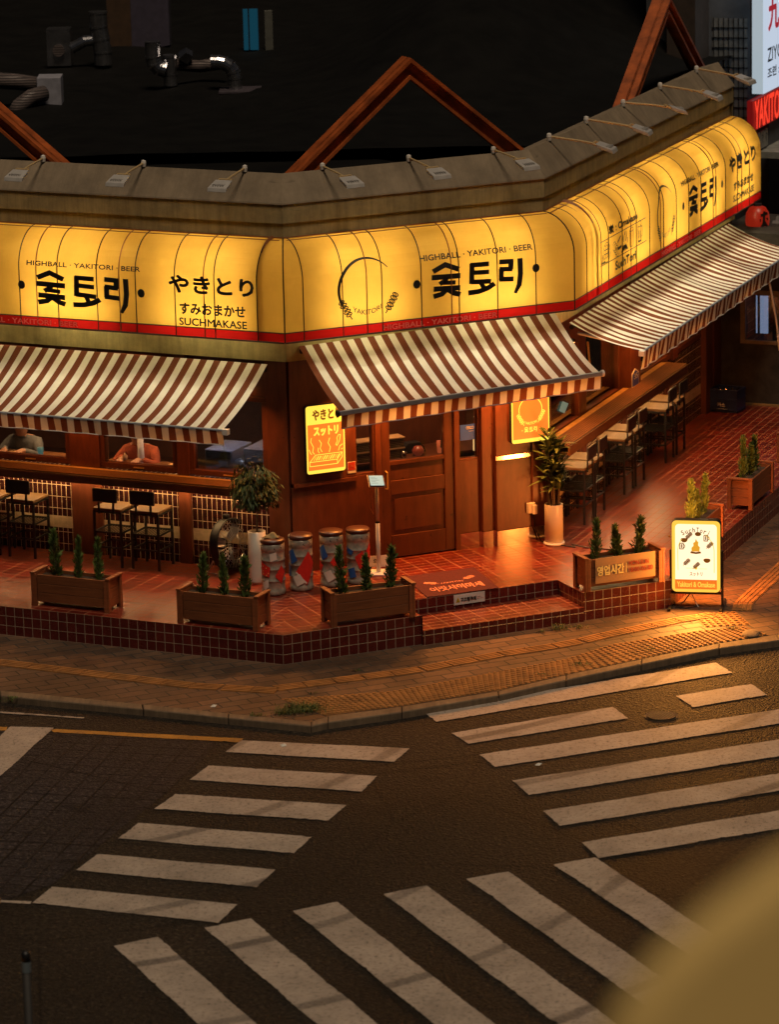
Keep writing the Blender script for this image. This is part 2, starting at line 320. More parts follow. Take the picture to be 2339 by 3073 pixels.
def stroke(mb, pts, w, mp, mat=0):
    pts = [Vector((p[0], p[1])) for p in pts]; n = len(pts); L = []; Rr = []; ww = w if isinstance(w, (list, tuple)) else [w]*n
    for i, p in enumerate(pts):
        a = (p-pts[i-1]).normalized() if i else None; b = (pts[i+1]-p).normalized() if i < n-1 else None
        t = (a+b) if a is not None and b is not None and (a+b).length > .1 else (a if a is not None else b); t = t.normalized(); nn = Vector((-t.y, t.x))
        k = 1/max(.5, abs(nn.dot(Vector((-(b or a).y, (b or a).x))))) if a is not None and b is not None else 1
        L.append(p+nn*ww[i]*k/2); Rr.append(p-nn*ww[i]*k/2)
    mb.add([mp(*q) for q in L]+[mp(*q) for q in Rr], [(i, i+1, n+i+1, n+i) for i in range(n-1)], mat)
def arc(cx, cy, rx, ry, a0, a1, n=16): return [(cx+rx*math.cos(R(a0+(a1-a0)*i/n)), cy+ry*math.sin(R(a0+(a1-a0)*i/n))) for i in range(n+1)]
def dot(mb, x, y, rx, ry, mp, mat=0, n=16): mb.add([mp(x+rx*math.cos(2*math.pi*k/n), y+ry*math.sin(2*math.pi*k/n)) for k in range(n)], [tuple(range(n))], mat)
# the hand drawn three-syllable word, in a box 1 wide and 1 high
G0 = [([(214, 724), (284, 690), (360, 728)], 24), ([(206, 760), (368, 768)], 25), ([(288, 766), (284, 786), (250, 806)], 22), ([(270, 800), (340, 806)], 20), ([(216, 832), (366, 842)], 25), ([(290, 842), (262, 868), (214, 878)], 24), ([(300, 848), (328, 870), (366, 884)], 24),
      ([(434, 702), (430, 828)], 22), ([(424, 712), (530, 716)], 23), ([(434, 760), (530, 766)], 22), ([(428, 816), (540, 826)], 23), ([(482, 826), (500, 866)], 20), ([(410, 882), (470, 880), (520, 866), (560, 842)], 24),
      ([(588, 713), (668, 718)], 23), ([(655, 712), (652, 768)], 22), ([(588, 758), (662, 766)], 22), ([(599, 756), (598, 826)], 22), ([(588, 820), (668, 828)], 23), ([(706, 704), (708, 800), (700, 868), (676, 918)], [23, 23, 22, 14])]
def word(mb, mp, x0, x1, y0, y1, dots=None):
    f = lambda a, b: mp(x0+(x1-x0)*(a-206)/(718-206), y0+(y1-y0)*(918-b)/(918-678))
    for pts, w in G0: stroke(mb, [(p[0], p[1]-(p[0]-206)*.012) for p in pts], [x*1.3 for x in w] if isinstance(w, list) else w*1.3, f)
    for dx, dy in dots or []: dot(mb, dx, dy, .042, .045, mp)
def skewer(mb, mp, cx, cy, ang, L, w):
    c, s = math.cos(R(ang)), math.sin(R(ang)); P = lambda a, b: (cx+a*c-b*s, cy+a*s+b*c)
    stroke(mb, [P(-L*.72, 0), P(-L*.5, 0)], w*.2, mp)
    for k in range(5):
        x = -L*.5+L*(k+.5)/5; rr = w*(.52+.1*(k % 2)); stroke(mb, [P(x+L*.085*math.cos(t*math.pi/5), rr*math.sin(t*math.pi/5)) for t in range(11)], w*.2, mp)
        stroke(mb, [P(x-L*.02, -rr*.5), P(x+L*.03, rr*.5)], w*.15, mp)
def logo(mb, mp, cx, cz, r):
    pts = arc(cx, cz, r, r, 40, 215, 34); stroke(mb, pts, [r*(.03+.085*min(1, (i/34)*1.6)*(1-.6*(i/34)**5)) for i in range(35)], mp)
    skewer(mb, mp, cx-r*.78, cz-r*.58, 122, r*.62, r*.2); skewer(mb, mp, cx+r*.90, cz-r*.50, 58, r*.62, r*.2)

# ------------------------------------------------------------------ ground, road, pavement
def sheet(name, pts, z, mat, fr=WF):
    return tag(MB().quad([(x, y, z) for x, y in pts], 0, fr).build(name, mat), kind='structure')
ZR = -.06
g = MB().quad([(-150, -60, ZR), (150, -60, ZR), (150, 260, ZR), (-150, 260, ZR)]); tag(g.build('road', m_asph), kind='structure')
sheet('stamped_paving', [(-9, -.45), (-2.13, -1.86), (-.55, -2.18), (-.75, -3.1), (-1.06, -4.0), (-1.42, -5.0), (-1.78, -6.05), (-2.15, -6.42), (-9, -4.6)], ZR+.004, m_pave)
def quadband(mb, q):
    c = [Vector(p) for p in q]; pts = []
    for i in range(4):
        a, b = c[i], c[(i+1) % 4]; n = max(2, int((b-a).length/.035)); t = (b-a).normalized(); nn = Vector((-t.y, t.x))
        for k in range(n):
            p = a.lerp(b, k/n)+nn*(random.gauss(0, .0022)+.004*math.sin(k*.23+i)-(.014*random.random() if random.random() < .05 else 0)); pts.append((p.x, p.y, ZR+.008))
    cc = sum(c, Vector((0, 0)))/4; n = len(pts); mb.add(pts, [tuple(range(n))])
e = Vector((.905, .426)); dd = Vector((.443, -.897))
ms = MB()
for q in ([(-.35, -2.25), (1.2, -2.61), (1.06, -3.0), (-.48, -2.59)], [(-.62, -2.98), (.9, -3.4), (.77, -3.83), (-.77, -3.38)], [(-.88, -3.77), (.63, -4.19), (.48, -4.6), (-1.04, -4.17)],
          [(-1.16, -4.54), (.34, -5.02), (.2, -5.43), (-1.31, -4.94)], [(-1.46, -5.33), (.05, -5.83), (-.09, -6.25), (-1.61, -5.73)], [(-1.78, -6.12), (-.24, -6.65), (-.37, -7.07), (-1.91, -6.5)]): quadband(ms, q)
tag(ms.build('crosswalk', m_white), kind='structure'); ms = MB()
for q in ([(1.33, -1.46), (4.21, -.1), (4.34, -.45), (1.46, -1.82)], [(3.74, -1.18), (4.48, -.84), (4.6, -1.21), (3.87, -1.55)], [(1.59, -2.18), (3.12, -1.48), (3.24, -1.85), (1.74, -2.52)]): quadband(ms, q)
for a, b in (((1.83, -2.85), (1.96, -3.22)), ((2.1, -3.62), (2.23, -4.04)), ((2.33, -4.48), (2.46, -4.89)), ((2.62, -5.33), (2.74, -5.74))):
    a = Vector(a); b = Vector(b); e2 = Vector((.925, .381)); quadband(ms, [a, a+e2*3.4, b+e2*3.4, b])
tag(ms.build('crosswalk', m_white), kind='structure'); ms = MB()
for a, b, k in (((-1.18, -7.54), (-.84, -7.36), .29), ((-.48, -7.18), (-.12, -6.99), .305), ((.22, -6.84), (.57, -6.65), .32), ((.95, -6.49), (1.3, -6.31), .42), ((1.63, -6.17), (1.98, -6.02), .32), ((2.36, -5.87), (2.71, -5.72), .32)):
    a = Vector(a); b = Vector(b); d1 = Vector((.265, -1)).normalized() if 0 else Vector((.40, -.917)); quadband(ms, [a, b, b+d1*3.6, a+d1*3.6])
tag(ms.build('crosswalk', m_white), kind='structure')
ms = MB(); quadband(ms, [(-2.15, -1.75), (-.33, -2.19), (-.36, -2.31), (-2.1, -1.86)]); quadband(ms, [(-6, -.9), (-2.55, -1.66), (-2.55, -1.77), (-6, -1.0)]); quadband(ms, [(-6, -5.2), (-2.18, -6.37), (-2.17, -6.5), (-6, -5.32)])
tag(ms.build('yellow_line', m_yellow), kind='structure')
ms = MB(); quadband(ms, [(-2.52, -1.65), (-2.11, -1.72), (-2.75, -4.2), (-3.15, -4.1)]); quadband(ms, [(-2.66, -1.16), (-1.85, -1.41), (-1.85, -1.45), (-2.66, -1.21)]); quadband(ms, [(-2.17, -6.42), (-1.92, -6.47), (-1.92, -6.52), (-2.17, -6.47)])
tag(ms.build('lane_line', m_white), kind='structure')
ms = MB(); ms.quad([(x, y, ZR+.004) for x, y in ((-3.2, -7.9), (-2.35, -8.1), (-1.55, -10.6), (-2.4, -10.6))]); tag(ms.build('yellow_line', m_yellow), kind='structure')
ko = [(-9, 1.45), (-2.69, -.84), (-1.29, -1.39), (-.48, -1.73), (.30, -2.05), (.45, -1.95), (1.14, -1.68), (2.06, -1.22), (2.72, -.77), (3.47, -.30), (4.27, .19), (4.9, .43), (5.7, .95), (6.6, 2.2), (8.4, 6.5), (12, 16), (15, 24)]
ki = [(-9, 1.60), (-2.71, -.66), (-1.31, -1.22), (-.48, -1.59), (.30, -1.91), (.45, -1.75), (1.14, -1.51), (2.06, -1.08), (2.73, -.59), (3.49, -.12), (4.29, .37), (4.88, .62), (5.55, 1.1), (6.42, 2.3), (8.2, 6.6), (11.8, 16), (14.8, 24)]
tag(MB().quad([(x, y, 0) for x, y in ki]+[(15, 30, 0), (-9, 30, 0)], 0, FQ).build('pavement', m_side), kind='structure')
mk = MB()
for i in range(len(ko)-1):
    a, b, c, d = ko[i], ko[i+1], ki[i+1], ki[i]; n = max(1, int((Vector(a)-Vector(b)).length/.9))
    for k in range(n):
        f = lambda p, q, t: (p[0]+(q[0]-p[0])*t, p[1]+(q[1]-p[1])*t, -.08)
        t0 = k/n+.004; t1 = (k+1)/n-.004; mk.prism([f(a, b, t0), f(a, b, t1), f(d, c, t1), f(d, c, t0)], (0, 0, .088))
tag(mk.build('kerb', m_kerb, bevel=.012), kind='structure')
# tactile guide bars and blister tiles
mt = MB()
def pt(pl, t):
    L = [(Vector(pl[i+1])-Vector(pl[i])).length for i in range(len(pl)-1)]; d = t
    for i, l in enumerate(L):
        if d <= l or i == len(L)-1: u_ = (Vector(pl[i+1])-Vector(pl[i])).normalized(); return Vector(pl[i])+u_*d, u_
        d -= l
def plen(pl): return sum((Vector(pl[i+1])-Vector(pl[i])).length for i in range(len(pl)-1))
def guide(pl, w):
    t = 0; T = plen(pl)
    while t < T-.05:
        a, u_ = pt(pl, t+.006); b, _ = pt(pl, min(T, t+.292)); n = Vector((u_.y, -u_.x))
        mt.prism([(*(a), .001), (*(b), .001), (*(b+n*w), .001), (*(a+n*w), .001)], (0, 0, .004))
        for k in range(4):
            o = n*(w*(k+.5)/4); h = n*(w*.075); mt.prism([(*(a+o-h), .005), (*(b+o-h), .005), (*(b+o+h), .005), (*(a+o+h), .005)], (0, 0, .006))
        t += .30
guide([(-9, 3.2), (-2.81, .42), (-1.79, -.09), (-.81, -.57), (-.02, -.80)], .19); guide([(-.10, -.72), (1.22, -.24), (2.11, .27), (2.79, .57), (3.08, .80), (3.9, 1.32), (4.28, 1.50)], .19)
guide([(4.52, 1.55), (4.57, 1.86), (5.2, 3.45), (6.5, 7)], .2)
def blister(pin, pout, n):
    for i in range(len(pin)-1):
        a, b, c, d = [Vector(p) for p in (pin[i], pin[i+1], pout[i+1], pout[i])]; mt.quad([(*p, .0035) for p in (a, b, c, d)])
        L = (b-a).length; nu = max(1, int(L/.062)); nv = n
        for x in range(nu):
            for y in range(nv):
                s_, t_ = (x+.5)/nu, (y+.5)/nv; p = (a*(1-s_)+b*s_)*(1-t_)+(d*(1-s_)+c*s_)*t_
                mt.lathe([(.023, .003), (.019, .013), (.009, .015)], (p.x, p.y, 0), 8)
blister([(.0, -1.15), (.5, -1.09), (1.05, -1.00), (2.08, -.42), (2.76, -.05), (3.22, .42), (4.1, .83), (4.60, .95)], [(.42, -1.72), (.75, -1.60), (1.16, -1.46), (2.08, -1.02), (2.76, -.55), (3.50, -.08), (4.29, .40), (4.80, .64)], 9)
blister([(4.10, 1.42), (4.55, 1.52)], [(4.20, .96), (4.66, 1.02)], 7)
tag(mt.build('tactile_paving', m_tact), kind='structure')
# terrace
tp = MB(); zt = .30
def q2(fr, *pp): return [fr.p(a, b, zt) for a, b in pp]
k3 = Vector((*K, zt)); cC = Vector((3.93, 1.70, zt)); uC = FC.u
back = .02
tp.quad([Vector((0, 0, zt)), FT.p(10, 0, zt), FA.p(10, -back, zt), FA.p(0, -back, zt)], 0, FT)
tp.quad(q2(FQ, (0, 0), (1.48, 0), (1.48, -.55), (3.26, -.55), (3.26, 0), (4.27, 0)) + [FC.p(0, -.3, zt), FA.p(0, -back, zt)], 0, FQ)
tp.quad([FQ.p(4.27, 0, zt), FQ.p(4.27, 0, zt)+uC*11, FC.p(12, -.3, zt), FC.p(0, -.3, zt)], 0, FC)
tp.quad(q2(FQ, (1.48, .04), (3.26, .04), (3.26, -.55), (1.48, -.55)), 0, FQ)
for v in tp.v[-4:]: v.z = .15
def wallq(a, b, z0, z1, fr, m=1): a = Vector((*a[:2], 0)); b = Vector((*b[:2], 0)); Z = Vector((0, 0, 1)); tp.quad([a+Z*z0, b+Z*z0, b+Z*z1, a+Z*z1], m, fr)
wallq((0, 0), FT.p(10, 0, 0), 0, zt, FT)
wallq((0, 0), FQ.p(1.48, 0, 0), 0, zt, FQ); wallq(FQ.p(1.48, .04, 0), FQ.p(3.26, .04, 0), 0, .15, FQ); wallq(FQ.p(1.48, -.55, 0), FQ.p(3.26, -.55, 0), .15, zt, FQ)
wallq(FQ.p(1.48, -.55, 0), FQ.p(1.48, .04, 0), 0, zt, FQ); wallq(FQ.p(3.26, -.55, 0), FQ.p(3.26, .04, 0), 0, zt, FQ)
wallq(FQ.p(3.26, 0, 0), FQ.p(4.27, 0, 0), 0, zt, FQ); wallq(FQ.p(4.27, 0, 0), FQ.p(4.27, 0, 0)+uC*11, 0, zt, FC)
tag(tp.build('terrace', [m_floor, m_ptile]), kind='structure')

# ------------------------------------------------------------------ the restaurant building
bld = thing('restaurant_building', 'low corner restaurant with brown timber front, tiled base and pale concrete parapet', 'building', (*K, .30))
def part(mb, name, mats, par=None, bevel=0, smooth=False): return mb.build(name, mats, par or bld, smooth, bevel)
# parapet: sloped coping, two stepped bands, plaster beam over the shopfronts
def mitre(o): return [FA.p(12, o, 0), FA.p(0, 0, 0)+((FA.n+FB.n).normalized()*(o/math.cos(R(24.7)))), L2+((FB.n+FC.n).normalized()*(o/math.cos(R(21.95)))), FU.p(7.05, o, 0)]
def band(pr, mb, mat=0):
    ls = [[p+Vector((0, 0, z)) for p in mitre(o)] for o, z in pr]; frs = (FA, FB, FU)
    for j in range(len(pr)-1):
        for i in range(3): mb.quad([ls[j][i], ls[j][i+1], ls[j+1][i+1], ls[j+1][i]], mat, frs[i])
    mb.quad([l[3] for l in ls], mat, FU)
part(((lambda m: (band([(-.40, 4.36), (-.17, 4.43), (.03, 4.16), (.035, 4.145), (.0, 4.13)], m), m)[1])(MB())), 'coping', m_cap)
m_ = MB(); band([(.02, 4.14), (.02, 3.95), (.0, 3.945), (.0, 3.70), (-.02, 2.80)], m_); part(m_, 'parapet', m_conc)
m_ = MB(); band([(-.02, 2.82), (.035, 2.80), (.035, 2.53), (-.25, 2.53)], m_); part(m_, 'beam', m_beam)
rf = MB(); z = 4.12; rf.quad([p+Vector((0, 0, z)) for p in mitre(-.2)]+[FU.p(7.05, -9, z), FU.p(7.05, -16, z), FA.p(12, -20, z)])
def roofz(x, y):
    sm = lambda a, b, t: (lambda q: q*q*(3-2*q))(max(0, min(1, (t-a)/(b-a))))
    lim = 2.74+(y-3.55)*.392-.6
    return 4.24+1.15*sm(-.4, 2.6, x-(y-9)*.08)*sm(6.5, 12, y)*sm(.3, 3.4, lim-x)+.03*math.sin(x*2.3+y*.9)*sm(4.5, 7, y)+.02*math.sin(5.1*x-1.7*y)*sm(4.5, 7, y)
def rpt(a, b):
    y = 5.2+19*b; x1 = 2.74+(y-3.55)*.392-.62; x = -9+(x1+9)*a; return Vector((x, y, roofz(x, y)+.004))
rf.grid(rpt, 60, 60)
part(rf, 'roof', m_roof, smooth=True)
# shell behind the fronts
m_ = MB(); m_.box(FU, 6.95, 7.05, -6, 0, 0, 4.13); m_.box(FC, 6.85, 7.0, -6, -.1, 0, 2.6); part(m_, 'end_wall', m_dkwall)
CE = 2.52
m_ = MB(); m_.quad([FA.p(12, -.12, CE), FA.p(0, -.12, CE), FC.p(0, -.12, CE), FC.p(6.9, -.12, CE), FC.p(6.9, -5.5, CE), FA.p(12, -6, CE)]); m_.quad([FA.p(12, -.12, .305), FA.p(0, -.12, .305), FC.p(0, -.12, .305), FC.p(6.9, -.12, .305), FC.p(6.9, -5.5, .305), FA.p(12, -6, .305)])
m_.box(FA, 1.0, 12, -4.3, -4.2, .3, CE); m_.box(FC, 2.0, 6.9, -3.6, -3.5, .3, CE); part(m_, 'interior_wall', m_room)

# --- front A: posts, tiled base, windows, counter
m_ = MB(); m_.box(FA, .0, .24, -.14, .03, .3, 2.53); m_.box(FA, 1.15, 1.29, -.10, .03, .3, 2.53); m_.box(FA, 2.20, 2.56, -.10, .03, .3, 2.53); m_.box(FA, 3.52, 3.70, -.10, .03, .3, 2.53); m_.box(FA, 5.0, 5.3, -.10, .03, .3, 2.53)
m_.box(FA, .24, 6, -.10, -.002, 2.14, 2.53); part(m_, 'post', m_wood, bevel=.004)
m_ = MB()
for a, b in ((.24, 1.15), (1.29, 2.20), (2.56, 3.52), (3.70, 5.0)): m_.box(FA, a, b, -.12, -.01, .3, 1.22)
part(m_, 'tile_panel', m_wtile)
def window(F_, a, b, z0, z1, o=0., fw_=.055, gm=None, handle=True):
    w = MB(); d0, d1 = o-.07, o+.018
    w.box(F_, a, b, d0, d1, z0, z0+fw_); w.box(F_, a, b, d0, d1, z1-fw_, z1); w.box(F_, a, a+fw_, d0, d1, z0+fw_, z1-fw_); w.box(F_, b-fw_, b, d0, d1, z0+fw_, z1-fw_)
    f = part(w, 'window_frame', m_wood_d, bevel=.004)
    MB().box(F_, a+fw_-.004, b-fw_+.004, o-.035, o-.027, z0+fw_-.004, z1-fw_+.004).build('pane', gm or m_glass, f)
    if handle: MB().box(F_, (a+b)/2-.06, (a+b)/2+.06, d1, d1+.012, z0+.018, z0+.030).build('handle', m_brass, f)
    return f
for a, b, g_ in ((.24, 1.15, m_glass2), (1.29, 2.20, m_glass), (2.56, 3.52, m_glass), (3.70, 5.0, m_glass)): window(FA, a, b, 1.262, 2.14, 0, .055, g_)
def counter(F_, s0, s1, z1, dep, zf):
    c = MB(); c.box(F_, s0, s1, .035, dep, z1-.02, z1-.006); c.box(F_, s0, s1, dep-.02, dep, zf, z1-.021)
    c.box(F_, s0, s1, .035, dep-.021, zf+.01, zf+.03)
    t = part(c, 'counter', m_counter, bevel=.003)
    MB().box(F_, s0, s1, .034, .105, z1-.005, z1+.003).build('counter_strip', m_brass, t)
    MB().box(F_, s0+.002, s1-.002, .108, dep-.003, z1-.0058, z1-.0045).build('gap_shade', m_dark, t)  # near-black sheet put in so the gaps between slats look shaded
    sl = MB(); n = 8; w = (dep-.115)/n
    for k in range(n): sl.box(F_, s0, s1, .11+k*w, .11+k*w+w*.60, z1-.004, z1+.008)
    sl.build('slats', m_counter, t)
    MB().box(F_, s0, s1, .11, .13, zf-.006, zf+.006).build('led_strip', m_strip, t)
counter(FA, .30, 6, 1.245, .36, 1.155)
# --- front B: entrance
m_ = MB(); m_.box(FB, .0, .60, -.12, .03, 1.245, 2.53); m_.box(FB, .0, .735, -.12, .025, .3, 1.205); m_.box(FB, .60, .735, -.12, .025, 1.245, 2.53); m_.box(FB, .735, .96, -.12, .0, .3, 1.24); m_.box(FB, .735, 2.17, -.12, 0, 2.05, 2.53)
m_.box(FB, .96, 1.02, -.12, .028, .3, 2.05); m_.box(FB, 1.865, 1.92, -.12, .028, .3, 2.05); m_.box(FB, 1.92, 2.17, -.12, 0, .47, 1.25); m_.box(FB, 2.17, 2.31, -.12, .05, .47, 2.53); m_.box(FB, 2.31, 2.95, -.12, .10, .47, 2.53); m_.box(FB, 2.72, 2.95, -.12, .13, .47, 2.53)
part(m_, 'entrance_wall', m_wood, bevel=.004)
m_ = MB(); m_.box(FB, .02, .735, .026, .05, 1.206, 1.243); part(m_, 'dado_rail', m_wood)
m_ = MB(); m_.box(FB, 2.30, 2.78, .101, .112, 1.235, 1.275); part(m_, 'steel_rail', m_kick)
m_ = MB(); m_.box(FB, 1.92, 2.17, -.11, .006, .3, .468); m_.box(FB, 2.17, 2.31, -.11, .056, .3, .468); m_.box(FB, 2.31, 2.95, -.11, .106, .3, .468); part(m_, 'kick_plate', m_kick)
window(FB, .735, .96, 1.24, 2.05, -.02, .02, m_glass, False); window(FB, 1.92, 2.17, 1.25, 2.05, -.02, .02, m_glass, False)
d = MB(); d.box(FB, 1.02, 1.13, -.06, .005, .32, 2.05); d.box(FB, 1.755, 1.865, -.06, .005, .32, 2.05); d.box(FB, 1.13, 1.755, -.06, .005, .32, .55); d.box(FB, 1.13, 1.755, -.06, .005, .985, 1.135); d.box(FB, 1.13, 1.755, -.06, .005, 1.30, 1.345); d.box(FB, 1.13, 1.755, -.06, .005, 1.92, 2.05)
d.box(FB, 1.13, 1.755, -.05, -.014, .55, .985); d.box(FB, 1.13, 1.755, -.05, -.014, 1.135, 1.30); d.box(FB, 1.17, 1.715, -.014, -.004, .60, .94)
door = part(d, 'door', m_wood_d, bevel=.006)
MB().box(FB, 1.13, 1.755, -.03, -.022, 1.345, 1.92).build('pane', m_glass, door)
MB().tube([FB.p(1.075, .005, 1.06), FB.p(1.075, .05, 1.07), FB.p(1.075, .05, 1.24), FB.p(1.075, .005, 1.25)], .009).build('handle', m_brass, door)
# --- front C: long counter, windows, tiled base
m_ = MB(); m_.box(FC, 3.02, 3.38, -.10, .13, 1.22, 2.53); m_.box(FC, 6.21, 6.85, -.12, .06, .3, 2.53); m_.box(FC, 6.50, 6.54, .06, .065, .3, 2.53); m_.box(FC, 0, 6.3, -.1, .0, 2.18, 2.53); m_.box(FC, -.1, .12, -.1, .02, .3, 2.53); m_.box(FC, 4.95, 5.15, -.1, .03, 1.22, 2.53); part(m_, 'post', m_wood, bevel=.004)
m_ = MB()
for a, b in ((.1, 1.55), (1.75, 3.1), (3.25, 4.7), (4.85, 6.21)): m_.box(FC, a, b, -.12, -.01, .3, 1.225)
for a, b in ((1.55, 1.75), (3.1, 3.25), (4.7, 4.85)): m_.box(FC, a, b, -.12, .015, .3, 1.225, 1)
part(m_, 'tile_panel', [m_wtile, m_wood])
for a, b in ((.12, 1.60), (1.76, 3.02), (3.38, 4.95), (5.15, 6.21)): window(FC, a, b, 1.24, 2.18, -.02, .06, m_glass2, False)
m_ = MB(); m_.box(FC, 1.60, 1.76, -.1, .0, 1.22, 2.2); part(m_, 'mullion', m_wood_d)
counter(FC, .15, 4.45, 1.30, .36, 1.19)
m_ = MB(); m_.tube([FC.p(1.9+k*.012, -.01, 2.05-k*.05+.01*(k % 2)) for k in range(9)], .012); part(m_, 'hanging_chain', m_brass)

# under-awning and room lamps
def area(name, loc, d, sx, sy, en, col):
    l = bpy.data.lights.new(name, 'AREA'); l.shape = 'RECTANGLE'; l.size = sx; l.size_y = sy; l.energy = en; l.color = col
    o = bpy.data.objects.new(name, l); COL.objects.link(o); o.location = loc; o.rotation_euler = d; return o
def lamp_rot(F_, down=(0, 0, -1)):
    zax = -Vector(down).normalized(); x = F_.u.copy(); y = zax.cross(x); return Matrix((x, y, zax)).transposed().to_euler()
WARM = (1, .31, .055)
for F_, s, o, z, en, L in ((FA, .62, .22, 2.22, 15, .5), (FA, 2.4, .22, 2.22, 11, .5), (FA, 4.2, .22, 2.22, 8, .5), (FB, .85, .30, 2.34, 50, .5), (FB, 2.35, .32, 2.34, 60, .5), (FC, .9, .3, 2.20, 24, .5), (FC, 2.9, .3, 2.20, 18, .5), (FC, 4.9, .3, 2.20, 13, .5)):
    t = thing('wall_lamp', 'slim warm lamp under the '+{id(FA): 'left', id(FB): 'middle', id(FC): 'right'}[id(F_)]+' awning, fixed to the shop front '+('by the corner post' if s < 1 else 'in the middle' if s < 3 else 'at its far end'), 'lamp', F_.p(s, .05, z), 0, 'lamps under the awnings')
    MB().box(F_, s-L/2, s+L/2, .032, .10, z+.012, z+.04).build('housing', m_black, t); MB().box(F_, s-L/2+.01, s+L/2-.01, .04, .095, z, z+.011).build('diffuser', emit('warm_diffuser', (1, .45, .12), 4), t)
    area('lamp_light', F_.p(s, o, z-.02), lamp_rot(F_, Vector((0, 0, -1))+F_.n*(.34 if F_ is FB else .3)), L, .12, en, WARM).data.spread = R(146)
for F_, s, o in ((FA, 1.85, -.30), (FA, 3.2, -.30), (FB, 1.55, -.30), (FC, 2.2, -.6), (FC, 4.6, -.6)):
    area('room_light', F_.p(s, o, CE-.03), lamp_rot(F_), .6, .6, 27 if F_ is FA else 32, (1, .52, .22))
# ------------------------------------------------------------------ lit sign canopies
SD, SB, SM, ST = .39, 2.805, 3.40, 3.80
def so_at(z, e=0): return (SD if z <= SM else SD*math.sqrt(max(0, 1-((z-SM)/(ST-SM))**2)))+e
SP = [(SD, 2.905), (SD, 3.15)] + [(SD*math.cos(R(a)), SM+(ST-SM)*math.sin(R(a))) for a in range(0, 91, 9)]
TA, TB = math.tan(R(24.7)), math.tan(R(21.95))
# black ribs, red-brown rails seen through the film
signs = {}
for key, F_, s0, s1, ma, mb_, ribs, rails, lab in (
    ('A', FA, 0, 6.2, TA, 0, [.12, .60, 1.05, 1.50, 1.95, 2.41, 2.86, 3.31], [.72, 1.69, 2.66, 3.6], 'long glowing amber sign canopy over the left front, ending at the corner by the kegs'),
    ('B', FB, 0, 2.95, TA, TB, [.033, .467, .906, 1.349, 1.775, 2.215, 2.659], [.737, 1.69], 'glowing amber sign canopy above the entrance door with round skewer emblem on its left'),
    ('C', FU, 0, 6.95, TB, 0, [.25, .99, 1.47, 1.97, 2.457, 2.972, 3.46, 3.944, 4.426, 4.917, 5.425, 5.922, 6.437], [.74, 1.78, 2.87, 5.033, 6.114], 'glowing amber sign canopy on the right front with food drawings, curved end by the street')):
    t = thing('illuminated_sign', lab, 'sign', F_.p((s0+s1)/2, .05, SB), 0, 'amber sign canopies round the corner'); signs[key] = t
    lo = lambda o: s0-ma*o; hi = lambda o: s1+mb_*o
    m_ = MB(); nS = 24
    m_.grid(lambda a, b: (lambda i: (lambda o, z: F_.p(lo(o)+(hi(o)-lo(o))*a, o, z))(*SP[i]))(min(len(SP)-1, int(round(b*(len(SP)-1))))), nS, len(SP)-1, 0, F_)
    ends = []
    if key == 'C': ends = [hi]
    for h in ends: m_.quad([F_.p(s1, o, z) for o, z in SP]+[F_.p(s1, .002, ST), F_.p(s1, .002, 2.905)], 0, F_)
    m_.build('film', m_skin, t, smooth=False)
    r_ = MB(); r_.quad([F_.p(lo(SD), SD+.002, SB), F_.p(hi(SD), SD+.002, SB), F_.p(hi(SD), SD+.002, 2.904), F_.p(lo(SD), SD+.002, 2.904)], 0, F_)
    if key == 'C': r_.quad([F_.p(s1, SD, SB), F_.p(s1, .02, SB), F_.p(s1, .02, 2.904), F_.p(s1, SD, 2.904)], 0, F_)
    r_.build('red_strip', m_redskin, t)
    for s in ribs:
        MB().tube([F_.p(s, o+.003, z) for o, z in [(SD, SB)]+SP], .0062 if key != 'C' else .0055, 6).build('rib', m_rib, t)
    for s in rails: MB().tube([F_.p(s, o+.001, z) for o, z in [(SD, SB)]+SP], .0065, 6).build('rail', m_rail, t)
    MB().tube([F_.p(lo(SD)+.01, SD, SB), F_.p(hi(SD)-.01, SD, SB)], .010, 6).build('edge_rail', m_rib, t)
    MB().tube([F_.p(lo(SD), SD+.002, 2.905), F_.p(hi(SD), SD+.002, 2.905)], .006, 6).build('edge_rail', m_rib, t)
    MB().tube([F_.p(s0, .012, ST+.004), F_.p(s1, .012, ST+.004)], .009, 6).build('edge_rail', m_rail, t)
    MB().tube([F_.p(s0, .085, ST-.012), F_.p(s1, .085, ST-.012)], .007, 6).build('rail', m_rail, t)
    tb = MB(); n = max(2, int((s1-s0)/1.25)); step = (s1-s0)/n
    for k in range(n):
        for zz, oo, rr in ((3.02, .16, .013), (3.42, .10, .011)): tb.tube([F_.p(s0+step*(k+.18), oo, zz), F_.p(s0+step*(k+.82), oo, zz)], rr, 8)
    tb.build('lamp_tubes', m_tube, t)
# joints of the canopy: a rib on each corner edge and the brown tube posts behind the film
for t, F_, s_, T_ in ((signs['B'], FB, 0, TA), (signs['C'], FU, 0, TB)):
    MB().tube([F_.p(s_-T_*o, o+.002, z) for o, z in [(SD, SB)]+SP], .008, 6).build('rib', m_rib, t)
MB().tube([FA.p(.12, max(.01, o-.03), z) for o, z in [(SD, SB)]+SP], .024, 8).build('post_tube', m_rail, signs['A'])
MB().tube([FU.p(.62, max(.01, o-.03), z) for o, z in [(SD, SB)]+SP], .03, 8).build('post_tube', m_rail, signs['C'])
MB().tube([FU.p(.46, max(.01, o-.02), z) for o, z in [(SD, SB)]+SP], .012, 8).build('post_tube', m_rail, signs['C'])
def smap(F_, e=.006): return lambda s, z: F_.p(s, so_at(z, e), z)
A_, B_, C_ = smap(FA), smap(FB), smap(FU); tA, tB, tC = signs['A'], signs['B'], signs['C']; rA = lambda F_: (lambda s, z: F_.p(s, SD+.006, z))
m_redtxt = plain('pale_red_letter', (.55, .16, .12), .6)
